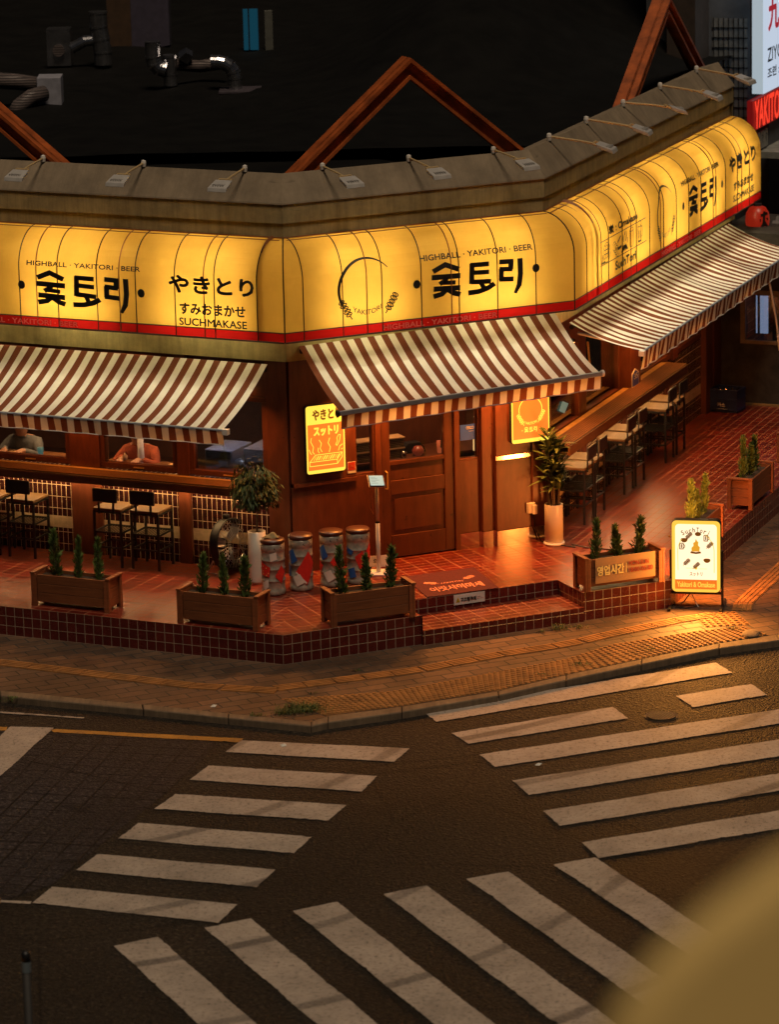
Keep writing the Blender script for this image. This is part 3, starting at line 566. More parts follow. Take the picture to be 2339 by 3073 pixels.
for t, mp, F_, hx, wx, dts, rx in ((tA, A_, FA, (2.764, 1.441, 3.445, 3.492), (2.66, 1.585, 2.995, 3.395), [(2.834, 3.233), (1.436, 3.224)], (2.98+.55, 2.186)),
                                   (tB, B_, FB, (1.342, 2.627, 3.488, 3.545), (1.465, 2.50, 3.045, 3.448), [(1.297, 3.259), (2.66, 3.293)], (.911, 2.204)),
                                   (tC, C_, FU, (3.693, 5.174, 3.482, 3.532), (3.95, 5.04, 3.035, 3.42), [(3.722, 3.25), (5.275, 3.252)], (2.895, 4.392))):
    letter(t, 'HIGHBALL · YAKITORI · BEER', mp, hx[0], hx[1], hx[2], hx[3], m_ink, .035 if F_ is not FU else .07)
    m_ = MB(); word(m_, mp, *wx, dts); m_.build('lettering', m_ink, t)
    letter(t, 'HIGHBALL · YAKITORI · BEER', rA(F_), rx[0], rx[1], 2.826, 2.878, m_redtxt, .03)
for t, mp, yk, sm, su in ((tA, A_, (1.108, .158, 3.262, 3.433), (.995, .256, 3.042, 3.154), (1.006, .242, 2.925, 3.000)), (tC, C_, (5.588, 6.68, 3.33, 3.50), (5.761, 6.581, 3.09, 3.185), (5.739, 6.618, 2.96, 3.035))):
    kb = 1 if t is tA else 1.7; letter(t, 'やきとり', mp, *yk, m_ink, .045*kb); letter(t, 'すみおまかせ', mp, *sm, m_ink, .04*kb); letter(t, 'SUCHMAKASE', mp, *su, m_ink, .035*kb)
for t, mp, F_, cx, cz, sg in ((tA, A_, FA, 3.45, 3.27, -1), (tB, B_, FB, .735, 3.27, 1), (tC, C_, FU, 3.05, 3.275, 1)):
    m_ = MB(); f = (lambda mp, cx, sg: (lambda a, b: mp(cx+sg*a, b)))(mp, cx, sg); logo(m_, f, 0, cz, .31)
    vs, fs, _ = text_geo('YAKITORI', .012); m_.add([f(-.16+.32*a+0, cz-.265+.052*c+(.05*(2*a-1)**2)) for a, c in vs], fs); m_.build('emblem', m_ink, t)
letter(tC, '炭 : Omakase', C_, 1.004, 2.005, 3.395, 3.485, m_ink, .065); letter(tC, 'SuchTori', C_, 1.215, 1.932, 2.975, 3.065, m_ink, .07)
m_ = MB(); stroke(m_, [(.70, 3.36), (2.30, 3.36)], .010, C_); stroke(m_, [(.70, 3.104), (2.33, 3.104)], .010, C_)
def lw(*p, w=.010): stroke(m_, list(p), w*2.2, C_)
# basket, skewers, fire, glass, mug
c = (.92, 3.225)
for k in range(9): stroke(m_, arc(c[0]-.06+.06*(k % 3), c[1]+.05-.045*(k//3), .034, .026, 0, 360, 10), .008, C_)
stroke(m_, arc(c[0], c[1]-.01, .125, .10, 180, 360, 12), .010, C_); lw((c[0]-.125, c[1]-.01), (c[0]-.16, c[1]-.10), (c[0]-.05, c[1]-.10)); stroke(m_, arc(c[0], c[1], .12, .10, 0, 180, 12), .008, C_)
c = (1.24, 3.23)
for k in range(4): stroke(m_, arc(c[0]-.05+.035*k, c[1]+.03-.025*k, .05, .025, -20, 200, 8), .009, C_); stroke(m_, arc(c[0]-.05+.035*k, c[1]-.02-.025*k, .05, .022, 160, 380, 8), .009, C_)
lw((c[0]+.06, c[1]+.03), (c[0]+.17, c[1]+.085)); lw((c[0]+.06, c[1]-.045), (c[0]+.19, c[1]-.03), w=.014)
c = (1.55, 3.23)
for q in ([(-.10, -.02), (-.07, .04), (-.08, .09)], [(-.04, .0), (-.03, .06), (.01, .11), (.0, .07)], [(.03, 0), (.06, .05), (.05, .10)], [(.09, -.03), (.10, .03)]): lw(*[(c[0]+a, c[1]+b) for a, b in q], w=.008)
for k in range(6): lw((c[0]-.02+.01*k, c[1]-.04), (c[0]-.12+.045*k, c[1]-.10), w=.012)
c = (1.79, 3.235); stroke(m_, arc(c[0], c[1]+.085, .062, .022, 0, 360, 14), .008, C_); lw((c[0]-.062, c[1]+.085), (c[0]-.055, c[1]-.09), w=.008); lw((c[0]+.062, c[1]+.085), (c[0]+.055, c[1]-.09), w=.008); stroke(m_, arc(c[0], c[1]-.085, .055, .018, 180, 360, 10), .009, C_)
c = (2.08, 3.24); stroke(m_, arc(c[0], c[1]+.09, .055, .035, 0, 360, 12), .010, C_); lw((c[0]-.055, c[1]+.07), (c[0]-.05, c[1]-.10), (c[0]+.05, c[1]-.10), (c[0]+.055, c[1]+.07), w=.010); stroke(m_, arc(c[0]+.06, c[1], .05, .06, -80, 80, 8), .010, C_); lw((c[0]-.02, c[1]+.02), (c[0]-.02, c[1]-.07), w=.007); lw((c[0]+.02, c[1]+.02), (c[0]+.02, c[1]-.07), w=.007)
m_.build('food_drawing', m_ink, tC)

# ------------------------------------------------------------------ awnings
PER = .155
def awning(F_, s0, s1, zb0, zb1, zf0, zf1, dep, sag, val, bar, ph, lab, scal=0):
    t = thing('striped_awning', lab, 'awning', F_.p((s0+s1)/2, .03, min(zb0, zb1)-.5), 0, 'striped awnings on the shop front')
    ms_ = stripes('awning_stripes', PER, ph, (.84, .80, .66), (.20, .068, .034), .28)
    def P(a, b):
        s = s0+(s1-s0)*a; zb = zb0+(zb1-zb0)*a; zf = zf0+(zf1-zf0)*a
        bulge = (.012*math.sin(s*5.3)+.007*math.sin(s*13.1+4*b)+.005*math.sin(s*29+1.5*b+s*s))*math.sin(math.pi*b)
        return F_.p(s, .04+(dep-.04)*b, zb+(zf-zb)*b-sag*4*b*(1-b)+bulge)
    m_ = MB(); m_.grid(P, int((s1-s0)/.06), 14, 0, F_); m_.build('canopy', ms_, t, smooth=True)
    def V(a, b):
        s = s0+(s1-s0)*a; zf = zf0+(zf1-zf0)*a; return F_.p(s, dep+.016+.014*math.sin(s*17)*b-.03*b, zf-.012-(val-.012)*b)
    m_ = MB(); m_.grid(V, int((s1-s0)/.05), 4, 0, F_); m_.build('valance', ms_, t, smooth=True)
    m_ = MB(); m_.tube([V(a/40, 1)+Vector((0, 0, -.003)) for a in range(41)], .006, 6); m_.build('hem', m_alu if bar else m_paper, t)
    if bar:
        m_ = MB(); m_.prism([F_.p(s0-.03, dep-.03, zf0-.028), F_.p(s0-.03, dep+.028, zf0-.028), F_.p(s0-.03, dep+.028, zf0+.018), F_.p(s0-.03, dep-.03, zf0+.012)], F_.p(s1+.02, 0, zf1)-F_.p(s0-.03, 0, zf0)); m_.build('front_bar', m_alu, t, bevel=.004)
        for s, zf in ((s0-.035, zf0), (s1+.025, zf1)): MB().tube([F_.p(s-.012, dep, zf-.005), F_.p(s+.012, dep, zf-.005)], .036, 12).build('bar_end_cap', m_black if s < 1 else m_whitep, t)
    else:
        m_ = MB(); m_.tube([F_.p(s0, dep, zf0-.012), F_.p(s1, dep, zf1-.012)], .016, 8); m_.build('front_bar', m_alu, t)
        MB().box(F_, s0-.06, s0+.0, dep-.03, dep+.03, zf0-.05, zf0+.005).build('bar_end_cap', m_whitep, t)
    n = 2 if s1-s0 < 4 else 3
    for k in range(n):
        s = s0+.25+(s1-s0-.5)*k/(n-1); zf = zf0+(zf1-zf0)*k/(n-1)
        MB().tube([F_.p(s, .05, zb0-.16), F_.p(s+.25*(1 if k < n/2 else -1), dep*.5, (zb0+zf)/2-.17), F_.p(s, dep-.02, zf-.02)], .016, 8).build('folding_arm', m_alu, t)
    m_ = MB(); m_.tube([F_.p(s0+.01, .06, zb0-.05), F_.p(s1-.01, .06, zb1-.05)], .026, 10); m_.build('roller', m_black, t)
    return t
awning(FA, .20, 6.0, 2.495, 2.50, 2.04, 2.045, 1.08, .055, .160, False, .27, 'red and cream striped awning over the left counter and its bar stools')
awning(FB, .12, 3.05, 2.68, 2.735, 2.185, 2.262, 1.05, .045, .165, True, .28, 'red and cream striped awning with grey front bar above the entrance')
awning(FU, .70, 6.77, 2.485, 2.52, 2.225, 2.24, .86, .035, .20, False, .1, 'long red and cream striped awning over the right counter')
# pull cord of the corner winch, crank rod on the right awning
c = thing('awning_crank', 'white crank rod hanging from the right striped awning near the dark wall', 'rod', FC.p(6.7, .9, .9)); MB().tube([FU.p(5.75, .82, 2.1), FU.p(5.95, .86, 1.55), FU.p(6.05, .88, 1.15)], .011, 8).build('rod', m_paper, c); MB().tube([FU.p(6.0, .87, 1.33), FU.p(6.05, .88, 1.15)], .016, 8).build('grip', m_whitep, c)

# ------------------------------------------------------------------ floodlights on the coping
def flood():
    t = thing('floodlight', '', 'floodlight')
    MB().lathe([(.0, -.02), (.018, -.02), (.022, .01), (.018, .03), (.0, .038)], (0, 0, .02), 12, cap=False).build('mount', m_whitep, t, local=True)
    MB().tube([(0, 0, .03), (0, -.24, .0), (0, -.36, -.02)], .0085, 8).build('arm', m_brass_p, t, local=True)
    m_ = MB(); m_.tube([(-.055, -.40, -.03), (-.055, -.35, -.01), (.055, -.35, -.01), (.055, -.40, -.03)], .009, 6); m_.build('bracket', m_brass_p, t, local=True)
    m_ = MB(); a = [(-.075, -.39, -.04), (.075, -.39, -.04), (.085, -.52, -.085), (-.085, -.52, -.085)]; m_.prism(a, (0, .012, .032)); hd = m_.build('lamp_head', m_grey_l, t, bevel=.004, local=True)
    m_ = MB(); 
    for k in range(5): m_.bx(-.05+k*.022, -.042+k*.022, -.49, -.42, -.045, -.030)
    m_.build('cooling_fins', m_grey_l, hd, local=True); MB().quad([(-.065, -.40, -.047), (.065, -.40, -.047), (.075, -.515, -.087), (-.075, -.515, -.087)]).build('lens', m_glass2, hd, local=True)
    return t
m_brass_p = plain('painted_arm', (.50, .36, .18), .5, .2, .15); m_grey_l = plain('pale_grey_casting', (.42, .40, .38), .5, .2, .15)
f0 = flood(); first = True
spots = [(FA, s, 1.25, 'floodlight on the left coping, %s from the corner' % w) for s, w in ((2.83, 'farthest in view'), (1.65, 'second'), (.49, 'nearest'))] + [(FB, s, 1.25, 'floodlight on the coping above the entrance, %s' % w) for s, w in ((.53, 'near the left corner'), (1.5, 'in the middle, right of the orange gable foot'), (2.47, 'near the right bend'))] + \
        [(FU, s, 1.38, 'floodlight on the right coping, %s' % w) for s, w in ((.72, 'first past the bend'), (1.97, 'second past the bend'), (3.28, 'third, with its head twisted sideways'), (4.68, 'fourth past the bend'), (6.13, 'last, its arm reaching out past the end wall'))]
for i, (F_, s, k, lab) in enumerate(spots):
    o = f0 if i == 0 else dup(f0); tw = (0, 0, 0, .12, .12, .2, .1, .1, .5, .05, -.1)[i]
    l_ = bpy.data.lights.new('floodlight_beam', 'SPOT'); l_.energy = 78 if F_ is not FU else 150; l_.spot_size = R(50); l_.spot_blend = 1.0; l_.shadow_soft_size = .02; l_.color = (1, .90, .66); lo_ = bpy.data.objects.new('floodlight_beam', l_); COL.objects.link(lo_); oo_ = .46 if F_ is not FU else .52; lo_.location = F_.p(s, oo_, 4.27); lo_.rotation_euler = (-(Vector((0, 0, -1))+F_.n*(-.02 if F_ is FB else .02))).to_track_quat('Z', 'Y').to_euler()
    place(o, F_.p(s, -.165, 4.43), (-F_.a if F_ is FA else F_.a)*(1 if F_ is not FA else -1)+tw, lab, 'floodlights along the coping'); o.scale = (k, k, k)

# ------------------------------------------------------------------ orange gable frames on the roof
def gable(F_, off, fl, ap, fr_, w, lab):
    t = thing('gable_frame', lab, 'roof frame', F_.p((fl[0]+fr_[0])/2, off, 4.25), 0, 'orange steel gables on the roof')
    for a, b in ((fl, ap), (fr_, ap)):
        d = Vector((b[0]-a[0], b[1]-a[1])).normalized(); n = Vector((-d.y, d.x)); n = n if n.y < 0 else -n
        a = Vector(a)-d*.2; b = Vector(b); ii = b+n*(w/abs(n.y)) if 0 else Vector((b.x, b.y-w/abs(n.y)))
        q = [a, b, ii, a+n*w]; q = [F_.p(x, off, z) for x, z in q]
        m_ = MB(); m_.prism(q, -F_.n*.03)
        fl_ = [a+n*.0, b, Vector((b.x, b.y-.035/abs(n.y))), a+n*.035]; m_.prism([F_.p(x, off+.07, z) for x, z in fl_], -F_.n*.22)
        fl2 = [a+n*(w-.03), Vector((b.x, b.y-(w-.03)/abs(n.y))), ii, a+n*w]; m_.prism([F_.p(x, off+.05, z) for x, z in fl2], -F_.n*.08)
        m_.build('rafter', m_orange, t)
gable(FB, -.55, (.33, 4.33), (1.70, 5.44), (3.02, 4.36), .17, 'rusty orange gable frame standing on the roof over the entrance')
gable(FA, -.55, (5.7, 4.30), (4.25, 5.42), (2.80, 4.33), .17, 'rusty orange gable frame at the left edge, mostly out of view')
gable(FU, -.5, (4.40, 4.25), (5.98, 5.32), (7.45, 4.28), .15, 'rusty orange gable frame at the far right end of the roof')
# ------------------------------------------------------------------ planters and conifers
def planter():
    t = thing('planter_box', '', 'planter')
    L, Dp, H = .86, .26, .345; x0, x1, y0, y1 = -L/2, L/2, -Dp/2, Dp/2
    for y in (y0+.012, y1-.032):
        m_ = MB()
        for k in range(3): m_.bx(x0+.045, x1-.045, y, y+.02, .045+k*.094, .045+k*.094+.091)
        m_.build('side_boards', m_plank, t, bevel=.003, local=True)
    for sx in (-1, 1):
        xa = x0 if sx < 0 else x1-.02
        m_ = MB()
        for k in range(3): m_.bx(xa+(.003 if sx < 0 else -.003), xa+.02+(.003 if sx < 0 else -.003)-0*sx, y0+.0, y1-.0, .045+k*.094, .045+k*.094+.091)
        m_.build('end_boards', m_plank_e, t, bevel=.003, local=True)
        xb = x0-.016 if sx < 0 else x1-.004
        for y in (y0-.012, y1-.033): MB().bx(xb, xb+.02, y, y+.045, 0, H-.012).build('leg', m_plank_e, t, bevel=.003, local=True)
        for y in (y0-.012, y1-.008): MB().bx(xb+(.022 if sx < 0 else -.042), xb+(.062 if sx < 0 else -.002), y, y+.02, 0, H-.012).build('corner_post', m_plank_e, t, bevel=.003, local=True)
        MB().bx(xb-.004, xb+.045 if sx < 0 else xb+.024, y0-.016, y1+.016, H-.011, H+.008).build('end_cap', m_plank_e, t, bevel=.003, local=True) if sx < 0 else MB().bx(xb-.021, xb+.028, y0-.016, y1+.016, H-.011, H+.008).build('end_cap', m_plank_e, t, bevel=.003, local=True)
    MB().bx(x0+.03, x1-.03, y0+.035, y1-.035, .25, .29).build('soil', m_soil, t, local=True)
    return t
def conifer_mesh(seed, h, r):
    rnd = random.Random(seed); m_ = MB()
    m_.tube([(0, 0, 0), (0, 0, h*.8)], [.007, .003], 6, 1)
    for k in range(560):
        z = h*rnd.random()**.9; q = z/h; a = rnd.random()*6.283; rr = r*(min(1, q*4+.5))*(1-q**2.2)*(.75+.35*math.sin(q*13+seed+a*2)+.25*math.sin(q*29+a*3)); rad = rr*(rnd.random()**.5)
        p = Vector((rad*math.cos(a), rad*math.sin(a), z)); d = Vector((math.cos(a)*.6+rnd.uniform(-.5, .5), math.sin(a)*.6+rnd.uniform(-.5, .5), 1)).normalized(); l = rnd.uniform(.02, .06); w = l*.14
        s_ = d.cross(Vector((rnd.uniform(-1, 1), rnd.uniform(-1, 1), .3))).normalized()*w; m_.add([p-s_, p+s_, p+d*l*.6+s_*.8, p+d*l, p+d*l*.6-s_*.8], [(0, 1, 2, 3, 4)])
    return m_
p0 = planter(); first_p = True
cproto = []
for sd_, h, r_ in ((1, .44, .050), (2, .37, .046), (3, .41, .047)):
    t = thing('potted_conifer', '', 'shrub'); cm = conifer_mesh(sd_, h, r_); me = MB(); f = cm.build('foliage', [m_con, m_trunk], t, local=True); cproto.append(t)
uA, nAi = Vector((.9085, -.4179)), Vector((.418, .909))
PL = [((-2.09, 1.25), -24.7, 'timber planter at the left end of the terrace, below the bar stools', 'left planter below the bar stools'), ((-.586, .463), -24.7, 'timber planter in front of the drum fan, second from the left', 'planter in front of the drum fan'),
      ((.838, .504), 21.5, 'timber planter in front of the beer kegs, beside the steps', 'planter in front of the kegs'), ((3.378, 1.594), 23, 'timber planter with the opening hours board, right of the steps', 'planter with the opening hours board'),
      ((4.32, 3.07), 68.6, 'timber planter partly hidden behind the glowing pavement sign', 'planter behind the glowing sign'), ((5.04, 4.94), 68.6, 'timber planter on the right terrace edge with its red end facing us', 'right terrace planter'),
      ((5.80, 7.05), 68.6, 'timber planter cut by the right edge of the picture', 'planter at the right picture edge')]
used = [0, 0, 0]
for i, (xy, ang, lab, sh) in enumerate(PL):
    o = p0 if i == 0 else dup(p0); place(o, (*xy, .30), R(ang), lab, 'timber planters on the terrace')
    for k in range(3):
        c = cproto[k]; q = c if not used[k] else dup(c); used[k] = 1; x = (-.25, .0, .235)[k]+random.uniform(-.02, .02); ca, sa = math.cos(R(ang)), math.sin(R(ang)); y = .02
        place(q, (xy[0]+x*ca-y*sa, xy[1]+x*sa+y*ca, .30+.275), random.uniform(0, 6), ('left', 'middle', 'right')[k]+' small conifer in the '+sh, 'small conifers in planters'); s_ = random.uniform(.95, 1.3); q.scale = (s_, s_, random.uniform(.85, 1.12)); q.rotation_euler = (random.uniform(-.09, .09), random.uniform(-.09, .09), q.rotation_euler[2])
# opening hours board on the fourth planter
hb = Fr((3.378, 1.594), 23); t = thing('hours_board', 'cream board with opening hours fixed to the front of the planter right of the steps', 'sign', hb.p(0, .14, .37), 0)
m_cream = plain('cream_board', (.40, .235, .105), .6, 0, .06); MB().box(hb, -.33, .345, .131, .139, .375, .635).build('board', m_cream, t)
hm = lambda s, z: hb.p(s, .1415, z); m_ylw = plain('yellow_letter', (.95, .72, .26), .5); m_redl = plain('red_letter', (.42, .035, .02), .5)
letter(t, '영업시간', hm, -.31, -.012, .455, .552, m_ylw, .045); m_ = MB(); stroke(m_, [(.016, .455), (.016, .555)], .008, hm); m_.build('lettering', m_ylw, t); letter(t, 'MON-SUN', hm, .045, .27, .520, .566, m_redl, .012); letter(t, '18:00-05:00', hm, .045, .315, .452, .498, m_redl, .012)

# ------------------------------------------------------------------ bar stools
def stool():
    t = thing('bar_stool', '', 'stool'); w, d, h = .165, .165, .60
    MB().bx(-w, w, -d, d, h, h+.03).build('seat', m_seat, t, bevel=.006, local=True)
    for sx in (-1, 1):
        MB().bx(sx*w-(.022 if sx > 0 else 0), sx*w+(.022 if sx < 0 else 0), -d, -d+.022, 0, h).build('leg', m_black, t, local=True)
        MB().bx(sx*w-(.022 if sx > 0 else 0), sx*w+(.022 if sx < 0 else 0), d-.022, d, 0, h).build('leg', m_black, t, local=True)
        MB().bx(sx*.085-.011, sx*.085+.011, -d-.014, -d-.001, h-.03, h+.16).build('back_support', m_black, t, local=True)
    for z in (.20, .36, h-.022):
        m_ = MB(); m_.bx(-w+.022, w-.022, -d+.002, -d+.018, z, z+.018); m_.bx(-w+.022, w-.022, d-.018, d-.002, z, z+.018); m_.bx(-w+.002, -w+.018, -d+.022, d-.022, z, z+.018); m_.bx(w-.018, w-.002, -d+.022, d-.022, z, z+.018)
        m_.build('stretcher_frame', m_black, t, local=True)
    m_ = MB()
    for k in range(9): m_.bx(-w+.03+k*.031, -w+.036+k*.031, -d+.02, d-.02, .369, .375)
    m_.build('wire_shelf', m_black, t, local=True)
    MB().bx(-.145, .145, -d-.040, -d-.0155, h+.10, h+.25).build('backrest', m_rubber, t, bevel=.012, local=True)
    return t
s0_ = stool(); SL = [((-3.13, 3.55), -24.7, 'bar stool at the left picture edge, farthest left'), ((-2.745, 3.36), -24.7, 'bar stool under the left counter, second from the left'), ((-1.80, 2.89), -24.7, 'left one of the two bar stools before the middle tiled panel'), ((-1.405, 2.735), -24.7, 'right one of the two bar stools before the middle tiled panel')]
for s, l in ((.86, 'first bar stool at the right counter, beside the tall plant'), (1.24, 'second bar stool at the right counter, behind the tall plant'), (2.27, 'third bar stool along the right counter'), (2.68, 'fourth bar stool along the right counter'), (3.82, 'fifth bar stool along the right counter'), (4.25, 'last bar stool at the far end of the right counter')):
    p = FC.p(s, .175, 0); SL.append(((p.x, p.y), 68.6, l))
for i, (xy, a, l) in enumerate(SL): place(s0_ if i == 0 else dup(s0_), (*xy, .30), R(a), l, 'bar stools at the counters')

# ------------------------------------------------------------------ beer kegs with cushions
def keg_mesh():
    r = .121; pr = [(.085, .0), (r-.004, .006), (r, .015), (r, .05), (r-.004, .056), (r-.004, .10), (r-.003, .12)]
    for z in (.145, .265, .355): pr += [(r-.003, z), (r+.0015, z+.005), (r+.0015, z+.012), (r-.003, z+.017)]
    pr += [(r-.003, .44), (r-.003, .452), (r, .458), (r, .525), (r-.006, .532), (r-.02, .532)]
    return pr
def keg(): 
    t = thing('beer_keg', '', 'keg'); MB().lathe(keg_mesh(), (0, 0, 0), 40).build('barrel', m_keg, t, True, local=True)
    for a in (-62, 118):
        c, s = math.cos(R(a)), math.sin(R(a)); P = lambda x, z: Vector((.1222*math.cos(R(a)+x/.1222), .1222*math.sin(R(a)+x/.1222), z)); m_ = MB(); m_.add([P(.026*math.cos(k*math.pi/8)+(.02 if math.cos(k*math.pi/8) > 0 else -.02), .494+.014*math.sin(k*math.pi/8)) for k in range(16)], [tuple(range(16))]); m_.build('grip_hole', m_dark, t, local=True)
    MB().lathe([(.118, .533), (.126, .545), (.127, .560), (.118, .574), (.07, .583), (0, .585)], (0, 0, 0), 32).build('cushion', m_vin, t, True, local=True)
    return t
m_kred = plain('red_sticker', (.58, .025, .018), .4, 0, .1); m_kwh = plain('white_sticker', (.66, .60, .52), .4, 0, .1); m_kblue = plain('blue_sticker', (.02, .10, .34), .4, 0, .1)
def kmap(a): return lambda x, z: Vector((.1255*math.cos(R(a)+x/.1222), .1255*math.sin(R(a)+x/.1222), z))
def sticker(t, a, pts, mat, name='sticker', e=0):
    mp = kmap(a); m_ = MB(); n = 7  # quad patch
    q = [Vector(p) for p in pts]
    def P(u_, v_): w = (q[0]*(1-u_)+q[1]*u_)*(1-v_)+(q[3]*(1-u_)+q[2]*u_)*v_; z = mp(w.x, w.y); return Vector((z.x*(1+e), z.y*(1+e), z.z))
    m_.grid(P, n, n); return m_.build(name, mat, t, local=True)
ks = [(-.12, 1.55), (.16, 1.70), (.47, 1.83), (.74, 1.90)]
kl = ['beer keg seat nearest the corner post, red stickers, dark hat lying on its cushion', 'second beer keg seat with one large red diamond sticker', 'third beer keg seat with a red and white diamond sticker', 'fourth beer keg seat, behind the planter by the tablet stand']
for i, xy in enumerate(ks):
    t = keg(); place(t, (*xy, .30), (0, .1, 2.9, .15)[i], kl[i], 'beer kegs used as seats')
    rz = (0, .1, 2.9, .15)[i]; f = -90-math.degrees(rz)
    if i == 0: sticker(t, f+8, [(-.05, .44), (.02, .46), (.03, .38), (-.04, .36)], m_kwh, e=.002)
    if i in (1, 2): sticker(t, f-30, [(-.09, .40), (-.02, .45), (.03, .33), (-.04, .28)], m_kblue); sticker(t, f-20, [(-.05, .15), (.03, .19), (.08, .10), (.0, .055)], m_kwh)
    if i == 3: sticker(t, f+12, [(-.06, .30), (.02, .36), (.07, .22), (-.01, .17)], m_kred); sticker(t, f-20, [(-.08, .16), (.0, .19), (.02, .09), (-.05, .07)], m_kblue)
    if i == 0:
        sticker(t, f-35, [(-.07, .36), (.05, .30), (.04, .20), (-.07, .22)], m_kred); sticker(t, f+42, [(-.07, .21), (.0, .32), (.06, .24), (.0, .13)], m_kred); sticker(t, f-45, [(-.03, .13), (.05, .18), (.05, .10), (.0, .05)], m_kwh)
        m_ = MB()
        for zz, k in ((.31, .05), (.26, .07), (.235, .05)): stroke(m_, [(-.04, zz), (-.04+k, zz-.02)], .010, kmap(f-35))
        m_.v = [Vector((v.x*1.01, v.y*1.01, v.z)) for v in m_.v]; m_.build('sticker_print', m_ylw, t, local=True)
    if i == 1: sticker(t, f+28, [(-.115, .205), (.02, .42), (.11, .28), (.0, .07)], m_kred); sticker(t, f+28, [(-.115, .20), (-.105, .212), (.0, .092), (-.012, .08)], m_kwh, e=.004); sticker(t, f-68, [(-.03, .30), (.03, .26), (.03, .16), (-.03, .14)], m_kblue)
    if i == 2:
        sticker(t, f+30, [(-.06, .30), (-.01, .38), (.05, .30), (.06, .20)], m_kwh); sticker(t, f+30, [(-.08, .27), (-.03, .34), (.07, .20), (.0, .18)], m_kred, e=.004); sticker(t, f-62, [(-.03, .28), (.04, .23), (.0, .16), (-.03, .17)], m_kred)
        m_ = MB(); stroke(m_, arc(.01, .30, .022, .026, 0, 360, 14), .006, kmap(f+30)); m_.v = [Vector((v.x*1.012, v.y*1.012, v.z)) for v in m_.v]; m_.build('sticker_print', m_kred, t, local=True)
    if i == 3: sticker(t, f-42, [(-.05, .40), (.04, .36), (.02, .31), (-.05, .34)], m_kblue); sticker(t, f+60, [(-.04, .36), (.03, .44), (.03, .26), (-.02, .24)], m_kred)
cap = thing('crumpled_hat', 'crumpled dark cloth hat on the cushion of the keg nearest the corner', 'hat', (-.13, 1.56, .30+.585)); m_ = MB(); m_.grid(lambda a, b: Vector((-.13-.07+.15*a, 1.50+.13*b, .886+.045*math.sin(math.pi*a)*math.sin(math.pi*b)+.01*math.sin(9*a+4*b))), 10, 8); m_.build('cloth', plain('olive_cloth', (.12, .095, .04), .8, 0, .4, 20), cap, True)

# ------------------------------------------------------------------ pots and plants
t = thing('ficus_tree', 'round-crowned ficus in a tall white pot, left of the kegs by the corner post', 'plant', (-.29, 1.98, .30))
MB().lathe([(.085, 0), (.088, .03), (.090, .30), (.090, .545), (.080, .548), (.080, .50)], (-.29, 1.98, .30), 28).build('pot', m_white_p, t, True); MB().disc((-.29, 1.98, .82), .08, 20).build('soil', m_soil, t)
tr = MB(); tr.tube([(-.29, 1.98, .80), (-.28, 1.99, 1.0), (-.29, 1.975, 1.16), (-.285, 1.98, 1.45)], [.010, .009, .009, .006], 8)
rnd = random.Random(5)
for k in range(16):
    a = rnd.random()*6.28; z = rnd.uniform(1.14, 1.45); tr.tube([(-.287, 1.978, z), (-.287+.1*math.cos(a), 1.978+.1*math.sin(a), z+.07), (-.287+.21*math.cos(a), 1.978+.21*math.sin(a), z+.04)], [.005, .004, .002], 5)
tr.build('trunk', m_trunk, t); lf = MB()
def leaf(mb, p, d, l, w, droop=.3, n=3, mat=0):
    d = d.normalized(); s_ = d.cross(Vector((0, 0, 1))); s_ = s_.normalized() if s_.length > .05 else Vector((1, 0, 0)); up = s_.cross(d); L_ = []; R_ = []; C_ = []
    for i in range(n+1):
        q = i/n; c = p+d*l*q-Vector((0, 0, 1))*droop*l*q*q; ww = w*math.sin(math.pi*min(.97, q*.9+.08)); C_.append(c-up*ww*.25); L_.append(c+s_*ww); R_.append(c-s_*ww)
    mb.add(L_+C_+R_, [(i, i+1, n+2+i, n+1+i) for i in range(n)]+[(n+1+i, n+2+i, 2*n+3+i, 2*n+2+i) for i in range(n)], mat)
def ring_pt(k):
    while True:
        a = rnd.random()*6.283; cz = rnd.uniform(-1, 1); rr = rnd.random()**.4; x = Vector((math.sqrt(1-cz*cz)*math.cos(a), math.sqrt(1-cz*cz)*math.sin(a), cz))*rr
        return x
cl = [(Vector((rnd.uniform(-.17, .17), rnd.uniform(-.17, .17), rnd.uniform(-.16, .16))), rnd.uniform(.09, .14)) for _ in range(17)]
for k in range(1700):
    if k < 1350: c, r_ = cl[k % 17]; x = c+ring_pt(k)*r_; 
    else: x = ring_pt(k)*.235
    x.z *= 1.05; p = Vector((-.285, 1.98, 1.33))+x; d = Vector((x.x, x.y, 0)); d = d.normalized()*.55+Vector((rnd.uniform(-.5, .5), rnd.uniform(-.5, .5), rnd.uniform(-1.0, -.1))); leaf(lf, p, d, rnd.uniform(.04, .07), rnd.uniform(.009, .015), .25, 2)
for k in range(8): leaf(lf, Vector((-.285+rnd.uniform(-.06, .06), 1.98, 1.50+.02*k)), Vector((rnd.uniform(-1, 1), rnd.uniform(-.5, .5), .5)), .055, .013, .4, 2)
lf.build('foliage', m_tree, t)
t = thing('dracaena_plant', 'tall leafy plant in a cylindrical white pot at the right end of the entrance wall', 'plant', (2.80, 3.26, .30)); px, py = 2.80, 3.26
MB().lathe([(.105, 0), (.112, .008), (.112, .025), (.10, .027)], (px, py, .30), 32).build('saucer', m_white_p, t, True); MB().lathe([(.098, .027), (.098, .43), (.095, .438), (.088, .438), (.086, .39)], (px, py, .30), 32).build('pot', m_white_p, t, True); MB().disc((px, py, .70), .087, 20).build('soil', m_soil, t)
st = MB(); lf = MB()
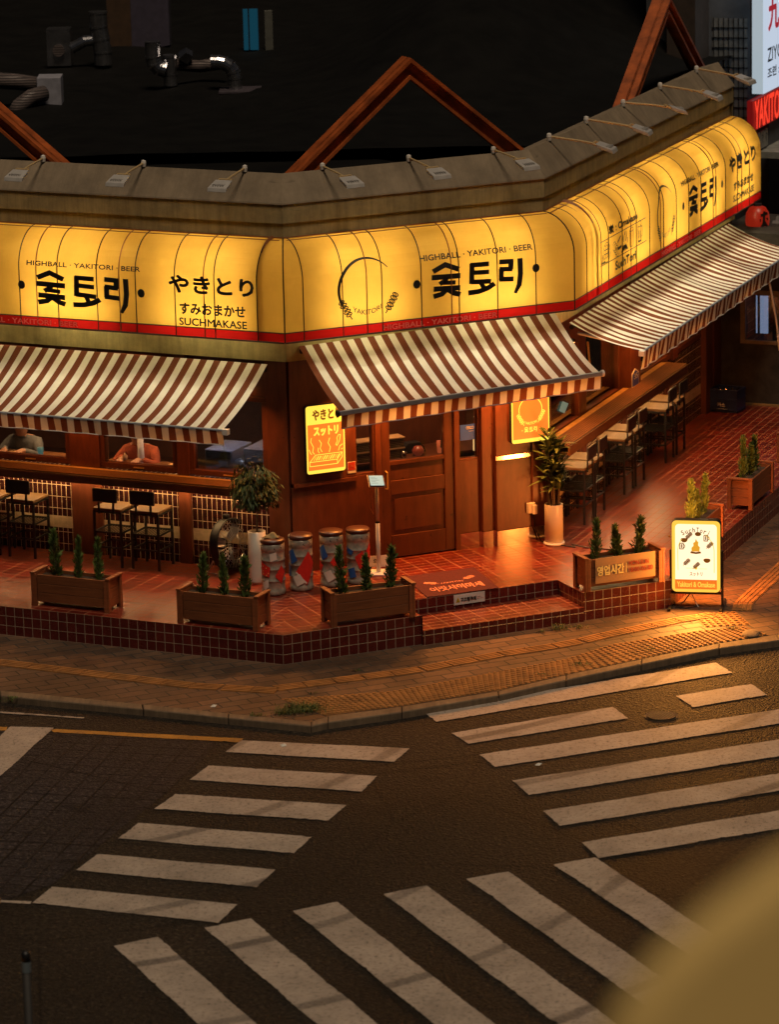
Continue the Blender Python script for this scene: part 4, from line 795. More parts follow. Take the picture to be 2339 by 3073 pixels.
for k, (dx, dy, h) in enumerate(((-.03, 0, 1.36), (.03, .02, 1.22), (.0, -.03, 1.06), (.045, -.01, 1.0), (-.045, .02, 1.12), (.01, .04, .98))):
    st.tube([(px+dx, py+dy, .68), (px+dx*1.4, py+dy*1.4, h)], [.016, .013], 8)
    for j in range(46 if k < 3 else 34):
        a = rnd.random()*6.283; el = rnd.uniform(.1, 1.9); L_ = rnd.uniform(.13, .24); z = h+rnd.uniform(-.14, .16); leaf(lf, Vector((px+dx*1.4, py+dy*1.4, z)), Vector((math.cos(a), math.sin(a), el)), L_, rnd.uniform(.018, .030), .28, 4)
st.build('stems', m_trunk, t); lf.build('foliage', m_drac, t)

# ------------------------------------------------------------------ drum fan
t = thing('drum_fan', 'large black drum fan with wire cage on a bent steel stand under the left counter', 'fan', (-.62, 2.42, .30)); c = Vector((-.60, 2.44, .60)); ax = Vector((.80, -.55, .12)).normalized(); X = ax.orthogonal().normalized(); Y = ax.cross(X)
def ringp(o, r, n=28): return [c+ax*o+(X*math.cos(2*math.pi*k/n)+Y*math.sin(2*math.pi*k/n))*r for k in range(n+1)]
m_ = MB(); ra, rb = ringp(-.05, .255), ringp(.05, .26); m_.add(ra[:-1]+rb[:-1], [(k, (k+1) % 28, 28+(k+1) % 28, 28+k) for k in range(28)]); m_.tube(ringp(.05, .26), .009, 6, cap=False); m_.tube(ringp(-.05, .255), .007, 6, cap=False); m_.build('drum', m_black, t, True)
m_ = MB()
for o0, o1, r1 in ((.05, .09, .26), (-.05, -.13, .255)):
    for k in range(30):
        a = 2*math.pi*k/30; v = X*math.cos(a)+Y*math.sin(a); m_.tube([c+ax*o0+v*r1, c+ax*(o0*.3+o1*.7)+v*r1*.72, c+ax*o1+v*.06], .0022, 4, cap=False)
    for q in (.35, .65): m_.tube(ringp(o1*.9+o0*.1, r1*q, 24), .0022, 4, cap=False)
m_.build('wire_cage', m_steel, t); m_ = MB()
for k in range(3):
    a = 2*math.pi*k/3; v = X*math.cos(a)+Y*math.sin(a); w = ax.cross(v); m_.add([c+v*.04-w*.02, c+v*.22-w*.05+ax*.03, c+v*.235+w*.05-ax*.02, c+v*.05+w*.05-ax*.02], [(0, 1, 2, 3)])
m_.build('blades', m_alu, t); m_ = MB(); m_.tube([c-ax*.06, c-ax*.17], .06, 16); m_.build('motor', m_black, t, True); m_ = MB(); m_.tube([c-ax*.02+X*0+Vector((0, 0, .27)), c-ax*.02+Vector((0, 0, .31))], .035, 10); m_.build('carry_grip', m_black, t)
m_ = MB()
for sg in (-1, 1):
    v = ax.cross(Vector((0, 0, 1))).normalized()*sg*.19; b = c+v; m_.tube([(b.x, b.y, .56), (b.x+ax.x*.12, b.y+ax.y*.12, .32), (b.x+ax.x*.02, b.y+ax.y*.02, .312)], .010, 8); m_.tube([(b.x, b.y, .56), (b.x-ax.x*.14, b.y-ax.y*.14, .32), (b.x-ax.x*.02, b.y-ax.y*.02, .312)], .010, 8)
m_.build('stand', m_steel, t)

# ------------------------------------------------------------------ tablet stand, signs, mat
t = thing('tablet_stand', 'white pole stand with a tilted glowing waiting-list tablet beside the door', 'tablet stand', (.94, 2.21, .30)); bx_, by_ = .945, 2.25
MB().bx(bx_-.13, bx_+.13, by_-.12, by_+.12, .301, .312).build('base_plate', m_whitep, t, bevel=.003); MB().tube([(bx_, by_, .312), (bx_, by_, .84)], .022, 16).build('pole', m_whitep, t, True); MB().tube([(bx_, by_, .84), (bx_, by_, 1.245)], .018, 16).build('upper_pole', m_whitep, t, True); MB().tube([(bx_, by_, .832), (bx_, by_, .848)], .0235, 16).build('clamp_ring', m_black, t)
tc_ = Vector((bx_, by_-.03, 1.285)); tx = Vector((.93, .36, -.10)).normalized(); ty = Vector((-.20, .62, .76)).normalized(); ty = (ty-tx*ty.dot(tx)).normalized(); tn = tx.cross(ty)
def slab(w, h, z0, z1): m_ = MB(); q = [tc_+tx*a+ty*b for a, b in ((-w, -h), (w, -h), (w, h), (-w, h))]; m_.prism([p+tn*z0 for p in q], tn*(z1-z0)); return m_
slab(.085, .066, -.012, 0).build('tablet', m_black, t, bevel=.004); slab(.076, .057, .0005, .002).build('screen', emit('tablet_screen', (.30, .62, .68), .62), t)
m_ = MB()
for k in range(5): q = tc_+tx*-.06+ty*(.036-k*.017)+tn*.0026; m_.quad([q, q+tx*(.05+.02*(k % 3)), q+tx*(.05+.02*(k % 3))+ty*.004, q+ty*.004])
m_.build('screen_text', emit('screen_text', (.12, .32, .38), .4), t); MB().tube([(bx_-.03, by_-.02, 1.25), (bx_-.05, by_-.03, 1.12), (bx_-.04, by_-.03, .93), (bx_-.075, by_-.03, 1.0), (bx_-.06, by_-.02, 1.2)], .004, 6).build('cable', plain('orange_cable', (.5, .2, .06), .5), t); slab(.09, .071, -.016, -.0125).build('holder', m_whitep, t)
n_ = thing('folded_notice', 'small white notice lying behind the tablet stand base by the kegs', 'notice', (.80, 2.36, .30)); MB().prism([(.83, 2.42, .31), (1.05, 2.47, .31), (1.05, 2.48, .43), (.83, 2.43, .43)], (0, .004, 0)).build('panel', m_whitep, n_); letter(n_, '의', lambda a, c: Vector((.83+a, 2.419+a*.23-.002, .33+c)), .06, .11, .02, .07, m_ink, .03)

# lit wall signs
m_yel = emit('lit_yellow', (1, .72, .075), 1.15); m_org = emit('lit_orange', (1, .21, .022), .95); m_brn = emit('lit_brown', (.30, .10, .01), .5)
def rrect(mp, x0, x1, y0, y1, r, o, tl=1):
    pts = []
    for cx, cy, a in ((x1-r, y0+r, -90), (x1-r, y1-r, 0), (x0+r, y1-r, 90), (x0+r, y0+r, 180)):
        for k in range(7): pts.append((cx+r*math.cos(R(a+15*k)), cy+r*math.sin(R(a+15*k))))
    return [mp(x, y, o) for x, y in pts]
def lightbox(F_, name, lab, x0, x1, z0, z1, o0, o1, face, group=None, rim=m_dark, r=.03):
    t = thing(name, lab, 'sign', F_.p((x0+x1)/2, o0, z0), 0, group); mp = lambda x, z, o: F_.p(x, o, z)
    MB().prism(rrect(mp, x0, x1, z0, z1, r, o0), F_.n*(o1-o0)).build('case', rim, t); MB().quad(rrect(mp, x0+.004, x1-.004, z0+.004, z1-.004, r*.95, o1+.0015)).build('lit_panel', face, t); return t
t = lightbox(FB, 'wall_light_sign', 'tall yellow and orange lit sign with charcoal grill drawing, left of the door', .155, .595, 1.335, 2.055, .03, .075, m_yel)
wm = lambda s, z: FB.p(s, .079, z); m_ = MB(); m_.quad([FB.p(x, .078, z) for x, z in ((.175, 1.375), (.575, 1.375), (.575, 1.855), (.175, 1.855))]); m_.build('orange_field', m_org, t)
letter(t, 'やきとり', wm, .235, .545, 1.90, 2.005, m_brn, .045); letter(t, 'スットリ', wm, .245, .515, 1.735, 1.825, m_yel, .06)
m_ = MB(); W_ = lambda pts, w=.008: stroke(m_, pts, w, wm)
W_([(.19, 1.42), (.19, 1.465), (.50, 1.465), (.50, 1.42), (.19, 1.42)]); W_([(.19, 1.465), (.255, 1.535), (.555, 1.535), (.50, 1.465)]); W_([(.555, 1.535), (.555, 1.485), (.50, 1.42)])
for k in range(11): W_([(.235+k*.026, 1.478), (.265+k*.026, 1.522)], .012 if k % 3 else .006)
W_([(.215, 1.72), (.205, 1.68), (.235, 1.62), (.225, 1.57), (.245, 1.545)]); W_([(.52, 1.72), (.50, 1.69), (.505, 1.66), (.485, 1.62), (.50, 1.61), (.53, 1.66), (.54, 1.72), (.52, 1.72)]); W_([(.565, 1.62), (.53, 1.60), (.515, 1.555)]); W_([(.565, 1.575), (.545, 1.565)]); W_([(.185, 1.60), (.20, 1.56), (.215, 1.545)]); W_([(.29, 1.61), (.285, 1.575), (.30, 1.55)]); W_([(.30, 1.69), (.325, 1.65), (.31, 1.60), (.33, 1.56)]); W_([(.42, 1.70), (.40, 1.65), (.425, 1.60), (.41, 1.55)])
m_.build('grill_drawing', m_yel, t); area('sign_glow', FB.p(.375, .10, 1.7), lamp_rot(FB, FB.n), .4, .7, .6, (1, .5, .08))
t = lightbox(FB, 'wall_light_sign', 'orange lit sign with yellow rim and skewer emblem, right of the door', 2.47, 2.92, 1.395, 1.98, .105, .15, m_yel)
wm = lambda s, z: FB.p(s, .154, z); MB().quad([FB.p(x, .153, z) for x, z in ((2.488, 1.44), (2.902, 1.44), (2.902, 1.96), (2.488, 1.96))]).build('orange_field', m_org, t)
m_ = MB(); stroke(m_, arc(2.695, 1.745, .135, .135, -12, 192, 26), .010, wm); skewer(m_, wm, 2.575, 1.655, 120, .12, .035); skewer(m_, wm, 2.825, 1.675, 60, .12, .035); vs, fs, _ = text_geo('YAKITORI', .02); m_.add([wm(2.62+.15*a, 1.585+.03*c+.018*(2*a-1)**2) for a, c in vs], fs); word(m_, wm, 2.62, 2.77, 1.50, 1.565, []); dot(m_, 2.595, 1.53, .006, .006, wm); dot(m_, 2.795, 1.54, .006, .006, wm); m_.build('emblem', m_yel, t); area('sign_glow', FB.p(2.695, .18, 1.7), lamp_rot(FB, FB.n), .4, .5, .6, (1, .42, .06))
# pavement sign
LBF = Fr((3.932, 1.771), -10.5); t = thing('pavement_sign', 'bright lightbox sign on black legs on the pavement, with a camp fire ringed by food', 'sign', LBF.p(.26, 0, 0)); mp = lambda x, z, o: LBF.p(x, o, z)
m_lb = emit('lightbox_cream', (1, .82, .52), 1.25); m_lby = emit('lightbox_yellow', (1, .60, .07), 1.0); m_lbb = emit('lightbox_brown', (.30, .095, .006), .5)
MB().prism(rrect(mp, 0, .50, .17, .925, .05, -.05), LBF.n*.10).build('case', m_black, t); MB().quad(rrect(mp, .004, .496, .174, .921, .048, .0515)).build('lit_panel', m_lby, t); MB().quad(rrect(mp, .038, .462, .225, .885, .04, .0535)).build('cream_panel', m_lb, t)
MB().quad([LBF.p(x, .055, z) for x, z in ((.036, .205), (.462, .205), (.462, .305), (.036, .305))]).build('orange_field', emit('lightbox_orange', (.95, .22, .02), .8), t)
lm = lambda s, z: LBF.p(s, .0565, z); letter(t, 'Yakitori & Omakase', lm, .058, .442, .228, .282, m_lby, .03); letter(t, 'スットリ', lm, .185, .315, .345, .385, m_lbb, .02)
m_ = MB()
for k, ch in enumerate('SuchTori'):
    vs, fs, asp = text_geo(ch, .015); a0 = 117-k*7.6; hh = .052 if ch in 'ShTi' else .036; ww = .026 if ch != 'i' else .007; r0 = .27
    for q in [0]:
        ca, sa = math.cos(R(a0)), math.sin(R(a0)); m_.add([lm(.25+(r0+hh*c)*ca+(a-.5)*ww*sa, .53+(r0+hh*c)*sa-(a-.5)*ww*ca) for a, c in vs], fs)
m_.build('lettering', m_lbb, t); m_ = MB()
stroke(m_, arc(.25, .60, .185, .20, 58, -2, 16)+[(.435, .38)], .007, lm); stroke(m_, arc(.25, .60, .185, .20, 180, 140, 8), .006, lm); stroke(m_, [(.065, .60), (.068, .40)], .006, lm)
for k in range(7): stroke(m_, [(.15+k*.012, .425), (.157+k*.012, .425)], .006, lm); stroke(m_, [(.28+k*.012, .42), (.287+k*.012, .42)], .006, lm)
dot(m_, .25, .425, .013, .015, lm); m_.build('border_drawing', m_lby, t); m_ = MB()
fl = [(.205, .60), (.205, .64), (.225, .66), (.222, .69), (.24, .70), (.25, .735), (.262, .71), (.275, .70), (.272, .665), (.29, .645), (.285, .60)]; m_.add([lm(x, z) for x, z in fl], [tuple(range(len(fl)))]); m_.build('flame', emit('lightbox_flame', (.9, .42, .03), .8), t); m_ = MB()
stroke(m_, [(.195, .592), (.25, .584), (.30, .592)], .02, lm)
for a, kind in ((118, 0), (82, 1), (48, 2), (18, 0), (-42, 3), (-88, 0), (-128, 0), (168, 2), (143, 3)):
    x, z = .25+.15*math.cos(R(a)), .62+.165*math.sin(R(a))
    if kind == 0: skewer(m_, lm, x, z, 45, .075, .032)
    elif kind == 1: dot(m_, x, z, .032, .022, lm)
    elif kind == 2: stroke(m_, [(x-.018, z+.03), (x-.018, z-.03), (x+.018, z-.03), (x+.018, z+.03), (x-.018, z+.03)], .009, lm); stroke(m_, arc(x+.02, z, .014, .018, -80, 80, 8), .007, lm); stroke(m_, [(x, z+.02), (x, z-.02)], .012, lm)
    else: m_.add([lm(*q) for q in arc(x, z+.008, .036, .034, 180, 360, 12)], [tuple(range(13))]); dot(m_, x, z+.01, .034, .010, lm)
m_.build('food_drawing', m_lbb, t)
for x in (-.012, .512): MB().box(LBF, x-.012, x+.012, -.012, .012, .03, .60).build('leg', m_black, t); MB().box(LBF, x-.015, x+.015, -.27, .20, .0, .03).build('foot', m_black, t, bevel=.003)
MB().box(LBF, 0, .5, -.012, .012, .14, .165).build('crossbar', m_black, t); MB().tube([LBF.p(.5+.03, 0, .72), LBF.p(.515, 0, .72)], .012, 8).build('knob', m_black, t); MB().tube([LBF.p(-.035, 0, .74), LBF.p(-.015, 0, .74)], .012, 8).build('knob', m_brass, t)
MB().tube([LBF.p(.18, 0, .14), LBF.p(.12, .02, .06), LBF.p(.04, .05, .012), LBF.p(.15, .07, .008), LBF.p(.27, -.02, .010)], .006, 6).build('cable', m_black, t); MB().tube([LBF.p(.20, 0, .14), LBF.p(.23, -.02, .06), LBF.p(.27, .03, .010)], .004, 6).build('cable', m_whitep, t)
area('sign_glow', LBF.p(.25, .09, .56), lamp_rot(LBF, LBF.n), .42, .65, 100, (1, .36, .055)); area('sign_glow', LBF.p(.25, -.09, .56), lamp_rot(LBF, -LBF.n), .42, .65, 85, (1, .28, .045))
# doormat, step plate, wall stickers
t = thing('doormat', 'dark red doormat with pale greeting letters at the top of the steps', 'mat', FB.p(1.2, 1.2, .30)); DM = FQ; dmx = (1.50, 2.20); a_ = [(1.93, 2.36), (2.16, 1.53), (1.43, 1.235), (1.19, 2.05)]
m_ = MB(); m_.prism([(x, y, .301) for x, y in a_], (0, 0, .008)); m_.build('mat', plain('red_mat', (.065, .006, .006), .95, 0, .3, 60, .5), t, bevel=.002)
p00, p10, p11 = Vector((*a_[2], .3105)), Vector((*a_[1], .3105)), Vector((*a_[0], .3105)); p01 = Vector((*a_[3], .3105)); dm = lambda x, y: (p00*(1-x)+p10*x)*(1-y)+(p01*(1-x)+p11*x)*y
m_pk = plain('pale_mat_letter', (.62, .22, .12), .9); letter(t, '이랏샤이마세', dm, .14, .86, .16, .36, m_pk, .03); letter(t, 'YAKITORI', dm, .34, .66, .45, .51, m_pk, .02); m_ = MB(); skewer(m_, dm, .23, .56, 150, .16, .07); skewer(m_, dm, .79, .60, 30, .16, .07); m_.build('emblem', m_pk, t)
t = thing('slip_warning_plate', 'small white slip warning plate with yellow triangle on the upper step riser', 'sign', FQ.p(2.26, -.54, .19)); MB().box(FQ, 2.09, 2.435, -.549, -.541, .188, .292).build('plate', m_paper, t); sp_ = lambda s, z: FQ.p(s, -.539, z)
letter(t, '미끄럼주의', sp_, 2.17, 2.335, .217, .258, m_ink, .04); m_ = MB(); m_.add([sp_(2.11, .215), sp_(2.158, .215), sp_(2.134, .268)], [(0, 1, 2)]); m_.build('triangle', plain('warning_yellow', (.6, .42, .02), .5), t); m_ = MB(); stroke(m_, [(2.134, .25), (2.134, .235)], .006, lambda s, z: FQ.p(s, -.5385, z)); dot(m_, 2.134, .225, .004, .004, lambda s, z: FQ.p(s, -.5385, z)); m_.build('mark', m_ink, t); letter(t, 'Caution\nSlippery floor', sp_, 2.345, 2.42, .222, .254, m_redl, .0)
t = thing('blue_service_plate', 'blue pest-control plate behind the narrow window right of the door', 'sign', FB.p(2.045, -.04, 1.46)); MB().box(FB, 1.96, 2.13, -.036, -.030, 1.46, 1.625).build('plate', plain('blue_plate', (.02, .09, .60), .4, 0, .1), t); letter(t, 'CESCO', lambda s, z: FB.p(s, -.0285, z), 2.03, 2.118, 1.575, 1.605, m_paper, .01); letter(t, 'Membership', lambda s, z: FB.p(s, -.0285, z), 2.06, 2.118, 1.545, 1.56, m_paper, .0)
t = thing('red_wall_sticker', 'small red notice with pale foot beside the left door window', 'notice', FB.p(.67, .03, 1.28)); MB().box(FB, .635, .728, .0255, .030, 1.285, 1.405).build('sheet', m_paper, t); MB().box(FB, .64, .723, .0305, .0315, 1.315, 1.40).build('red_field', m_redl, t); letter(t, '카스', lambda s, z: FB.p(s, .0325, z), .665, .70, 1.35, 1.375, m_pk, .02)
t = thing('house_number_plate', 'blue house-number plate with white rim on the post of the right counter', 'sign', FC.p(3.15, .135, 1.30)); sh = [(3.03, 1.30), (3.29, 1.29), (3.29, 1.44), (3.16, 1.50), (3.03, 1.455)]
MB().prism([FC.p(a, .131, b) for a, b in sh], FC.n*.006).build('plate', m_paper, t); ci = Vector((3.16, 1.39)); MB().prism([FC.p(ci.x+(a-ci.x)*.87, .1375, ci.y+(b-ci.y)*.87) for a, b in sh], FC.n*.001).build('blue_field', plain('plate_blue', (.025, .06, .45), .4, 0, .05), t); letter(t, '35', lambda s, z: FC.p(s, .1395, z), 3.10, 3.23, 1.385, 1.45, m_paper, .02)
t = thing('teal_note', 'pale teal paper note stuck inside the right counter window', 'note', FC.p(1.13, -.02, 1.41)); MB().prism([FC.p(a, -.035, b) for a, b in ((1.09, 1.56), (1.29, 1.49), (1.15, 1.41), (.97, 1.48))], FC.n*.002).build('sheet', emit('self_lit_teal_paper', (.16, .30, .25), .45), t)  # the paper emits; its lit look is put into the material
t = thing('outlet_box', 'white weatherproof outlet box on the wall behind the tall plant', 'socket', FB.p(2.70, .11, .61)); MB().box(FB, 2.655, 2.745, .1015, .15, .625, .735).build('box', m_whitep, t, bevel=.006); MB().box(FB, 2.70, 2.755, .1505, .168, .615, .715).build('flap', m_whitep, t, bevel=.004)
t = thing('extension_cable', 'black cable running from the outlet box down and across the terrace floor', 'cable', FB.p(2.72, .14, .31)); MB().tube([FB.p(2.72, .14, .62), FB.p(2.74, .135, .46), FB.p(2.80, .15, .31), FB.p(2.86, .30, .306), FB.p(3.0, .55, .306), FB.p(3.02, .42, .306), FB.p(3.1, .62, .306), FB.p(3.3, .85, .306), FB.p(3.45, 1.25, .306)], .007, 6).build('cable', m_black, t)
# beer crate with bottles at the far end
CR = Fr((4.97, 9.40), -30+2); t = thing('beer_crate', 'dark blue beer crate with bottle necks showing, against the far dark wall', 'crate', CR.p(.18, -.12, .30)); m_cr = plain('blue_crate', (.012, .022, .085), .45, 0, .3); m_ = MB(); w, d_ = .36, .27; zb, zt_ = .305, .585
m_.box(CR, 0, w, -d_, 0, zb, zb+.012)
for a0, a1, b0, b1 in ((0, w, -.012, 0), (0, w, -d_, -d_+.012), (0, .012, -d_+.012, -.012), (w-.012, w, -d_+.012, -.012)): m_.box(CR, a0, a1, b0, b1, zb+.012, zt_)
for z in (.33, .46, .565): m_.box(CR, -.006, w+.006, .0, .008, z, z+.018); m_.box(CR, w, w+.008, -d_, 0, z, z+.018)
m_.build('crate', m_cr, t, bevel=.003); letter(t, '카스', lambda s, z: CR.p(s, .0095, z), .11, .21, .375, .425, m_paper, .03); m_ = MB(); stroke(m_, [(.10, .35), (.24, .35)], .004, lambda s, z: CR.p(s, .0095, z)); m_.build('lettering', m_paper, t)
for q in range(8):
    b = thing('beer_bottle', 'brown beer bottle standing in the dark blue crate', 'bottle', CR.p(.06+.08*(q % 4), -.08-.11*(q//4), .32), 0, 'bottles in the beer crate'); MB().lathe([(.028, 0), (.03, .01), (.03, .15), (.014, .20), (.012, .255), (.0, .255)], CR.p(.06+.08*(q % 4), -.08-.11*(q//4), .32), 12).build('glass', m_glass2 if q % 3 else m_dark, b, True)
# ------------------------------------------------------------------ inside the restaurant
def table(F_, s, o, w, d, lab, z=1.02):
    t = thing('dining_table', lab, 'table', F_.p(s, o, .305), 0, 'tables inside'); MB().box(F_, s-w/2, s+w/2, o-d/2, o+d/2, z-.035, z).build('tabletop', m_table, t)
    for a in (-1, 1):
        for b in (-1, 1): MB().box(F_, s+a*(w/2-.05)-.02, s+a*(w/2-.05)+.02, o+b*(d/2-.05)-.02, o+b*(d/2-.05)+.02, .31, z-.036).build('leg', m_black, t)
table(FA, 3.28, -.32, .95, .36, 'dark table just inside the left window, under the resting arms', 1.24); table(FA, 1.92, -.32, .80, .36, 'dark table inside the middle left window with a tall paper cup', 1.24)
def lathe_thing(name, lab, cat, p, prof, mat, part_='body', group=None):
    t = thing(name, lab, cat, p, 0, group); MB().lathe(prof, p, 16).build(part_, mat, t, True); return t
lathe_thing('paper_cup_stack', 'tall stack of white paper cups standing on the table in the middle left window', 'cups', FA.p(1.90, -.32, 1.241), [(.035, 0), (.038, .04), (.030, .27), (.0, .28)], m_paper)
lathe_thing('glass_mug', 'small teal-banded glass on the table by the resting hand', 'glass', FA.p(3.12, -.33, 1.241), [(.028, 0), (.034, .08), (.0, .085)], emit('self_lit_teal_glass', (.10, .28, .25), .35))  # glass is no lamp; its brightness is put in as emission
lathe_thing('plate', 'pale plate of food on the table in the left window', 'plate', FA.p(3.44, -.30, 1.241), [(.06, 0), (.11, .018), (.0, .020)], m_cream)
lathe_thing('sauce_bottle', 'pale sauce bottle in the corner of the middle left window', 'bottle', FA.p(2.07, -.28, 1.241), [(.026, 0), (.028, .08), (.010, .10), (.0, .125)], m_cream)
t = thing('wire_grill_tray', 'bright wire grill tray lying on the table in the middle left window', 'tray', FA.p(1.47, -.28, 1.241)); m_ = MB()
for k in range(9): m_.tube([FA.p(1.36+k*.026, -.37, 1.252), FA.p(1.36+k*.026, -.20, 1.252)], .003, 4); 
for k in range(5): m_.tube([FA.p(1.35, -.36+k*.04, 1.256), FA.p(1.58, -.36+k*.04, 1.256)], .003, 4)
m_.build('grid', plain('hot_wire', (.8, .5, .2), .3, .8), t)
t = thing('drinks_fridge', 'grey drinks cabinet with dark control panel in the window nearest the corner', 'fridge', FA.p(.95, -.4, .305)); MB().box(FA, .74, 1.06, -.62, -.16, .31, 1.50).build('cabinet', plain('fridge_white', (.34, .34, .36), .4, 0, .15), t, bevel=.01)
MB().prism([FA.p(.76, -.155, 1.41), FA.p(1.04, -.155, 1.41), FA.p(1.04, -.155, 1.49), FA.p(.76, -.155, 1.49)], FA.n*.006).build('control_panel', m_dark, t); MB().box(FA, .80, .90, -.158, -.150, 1.33, 1.40).build('label_panel', m_grey_l, t)
area('cabinet_fill', FA.p(.75, -.06, 2.05), lamp_rot(FA, Vector((0, 0, -1))-FA.n*.5), .4, .06, 4.0, (.60, .66, 1.0))  # added bluish lamp above the cabinet, for this window's blue-grey cast
t = thing('storage_box', 'pale storage carton behind the glass beside the corner post', 'box', FA.p(.48, -.3, .305)); MB().box(FA, .33, .62, -.62, -.18, .31, 1.53).build('carton', plain('carton', (.38, .29, .22), .7, 0, .2), t); MB().box(FA, .36, .59, -.178, -.172, 1.40, 1.46).build('tape', m_grey_l, t)
t = thing('dark_pan', 'dark rounded pan standing between the fridge and the carton', 'pan', FA.p(.68, -.25, 1.3)); MB().lathe([(.02, 0), (.07, .02), (.075, .09), (.0, .10)], FA.p(.68, -.26, 1.30), 20).build('body', m_keg, t, True); MB().box(FA, .62, .74, -.34, -.18, .31, 1.30).build('stand', m_dark, t)
# counter inside the door: shelves with baskets, shifted along with the slanting view into the room
FBi = FB.sh(.22, 0)
t = thing('shelf_unit', 'dark wooden shelf unit with baskets behind the door glass', 'shelf', FBi.p(1.3, -.6, .305)); m_ = MB()
for z in (1.02, 1.24): m_.box(FBi, .62, 2.3, -.95, -.45, z-.03, z)
m_.box(FBi, .62, .66, -.95, -.45, .31, 1.21); m_.box(FBi, 2.26, 2.3, -.95, -.45, .31, 1.21); m_.box(FBi, .66, 2.26, -.97, -.951, .31, 2.0); m_.build('shelves', m_wood_d, t)
for i, (s, z, w, lab) in enumerate(((.86, 1.352, .26, 'upper woven basket behind the narrow window left of the door'), (.84, 1.24, .24, 'lower woven basket behind the narrow window left of the door'), (1.20, 1.24, .22, 'woven basket at the left of the door glass'), (1.21, 1.352, .2, 'small woven basket stacked behind the left of the door glass'))):
    b = thing('woven_basket', lab, 'basket', FBi.p(s, -.58, z+.001), 0, 'baskets on the shelves'); mb = tiles('basket_weave_%d' % i, .022, .018, (.42, .27, .10), (.50, .33, .14), (.08, .05, .02), .006, .7, .5, .2, .6) if i == 0 else mb
    x = MB(); x.box(FBi, s-w/2, s+w/2, -.66, -.50, z+.001, z+.095); x.build('body', mb, b); MB().box(FBi, s-w/2-.008, s+w/2+.008, -.668, -.492, z+.096, z+.11).build('rim', m_cream, b)
t = thing('black_tray', 'black metal tray with domed lid on the counter behind the door glass', 'tray', FBi.p(1.43, -.56, 1.241)); MB().prism([FBi.p(a, -.62, b) for a, b in ((1.34, 1.241), (1.62, 1.241), (1.60, 1.30), (1.56, 1.35), (1.42, 1.35), (1.36, 1.30))], -FBi.n*.12).build('lid', m_black, t, bevel=.006)
lathe_thing('red_lamp_shade', 'round reddish lamp glowing behind the door glass', 'lamp', FBi.p(1.47, -.5, 1.241), [(.03, 0), (.06, .03), (.065, .06), (.04, .10), (0, .11)], emit('red_glow', (.55, .08, .03), .18), 'shade'); lathe_thing('steel_cup', 'shiny steel cup behind the door glass beside the reddish lamp', 'cup', FBi.p(1.29, -.48, 1.241), [(.028, 0), (.035, .07), (0, .075)], m_kick)
t = thing('hanging_poster', 'pale poster with dark figures hanging behind the door glass', 'poster', FBi.p(1.62, -.10, 1.38)); MB().prism([FBi.p(a, -.10, b) for a, b in ((1.54, 1.40), (1.68, 1.36), (1.72, 1.58), (1.63, 1.68), (1.56, 1.62))], FBi.n*.003).build('sheet', plain('brown_paper', (.28, .16, .08), .8), t); MB().prism([FBi.p(a, -.096, b) for a, b in ((1.62, 1.38), (1.66, 1.37), (1.67, 1.47), (1.64, 1.56), (1.62, 1.50), (1.60, 1.44))], FBi.n*.001).build('figure_print', m_dark, t)
lathe_thing('self_lit_red_drink', 'tall glass of red drink near the right side of the door glass', 'glass', FBi.p(1.72, -.5, 1.241), [(.022, 0), (.03, .13), (0, .135)], emit('self_lit_red_drink', (.7, .13, .04), .5)); t = thing('lit_cabinet_edge', 'thin bright lamp tube seen through the narrow window right of the door', 'lamp', FBi.p(2.05, -.3, 1.28)); MB().box(FBi, 2.02, 2.045, -.3, -.28, 1.27, 1.46).build('tube', emit('pale_lamp', (1, .62, .22), 1.1), t); MB().prism([FBi.p(a, -.3, b) for a, b in ((2.03, 1.63), (2.05, 1.63), (2.09, 1.73), (2.08, 1.74))], FBi.n*.01).build('tube', emit('pale_lamp2', (1, .62, .22), 1.1), t)  # the red drink glows by itself, brightness put into its material
for s, o, lab in ((1.0, -.45, 'table behind the first window of the right counter'), (2.4, -.45, 'table behind the second window of the right counter'), (4.2, -.5, 'table behind the far window of the right counter')): table(FC, s, o, .9, .5, lab, 1.20)

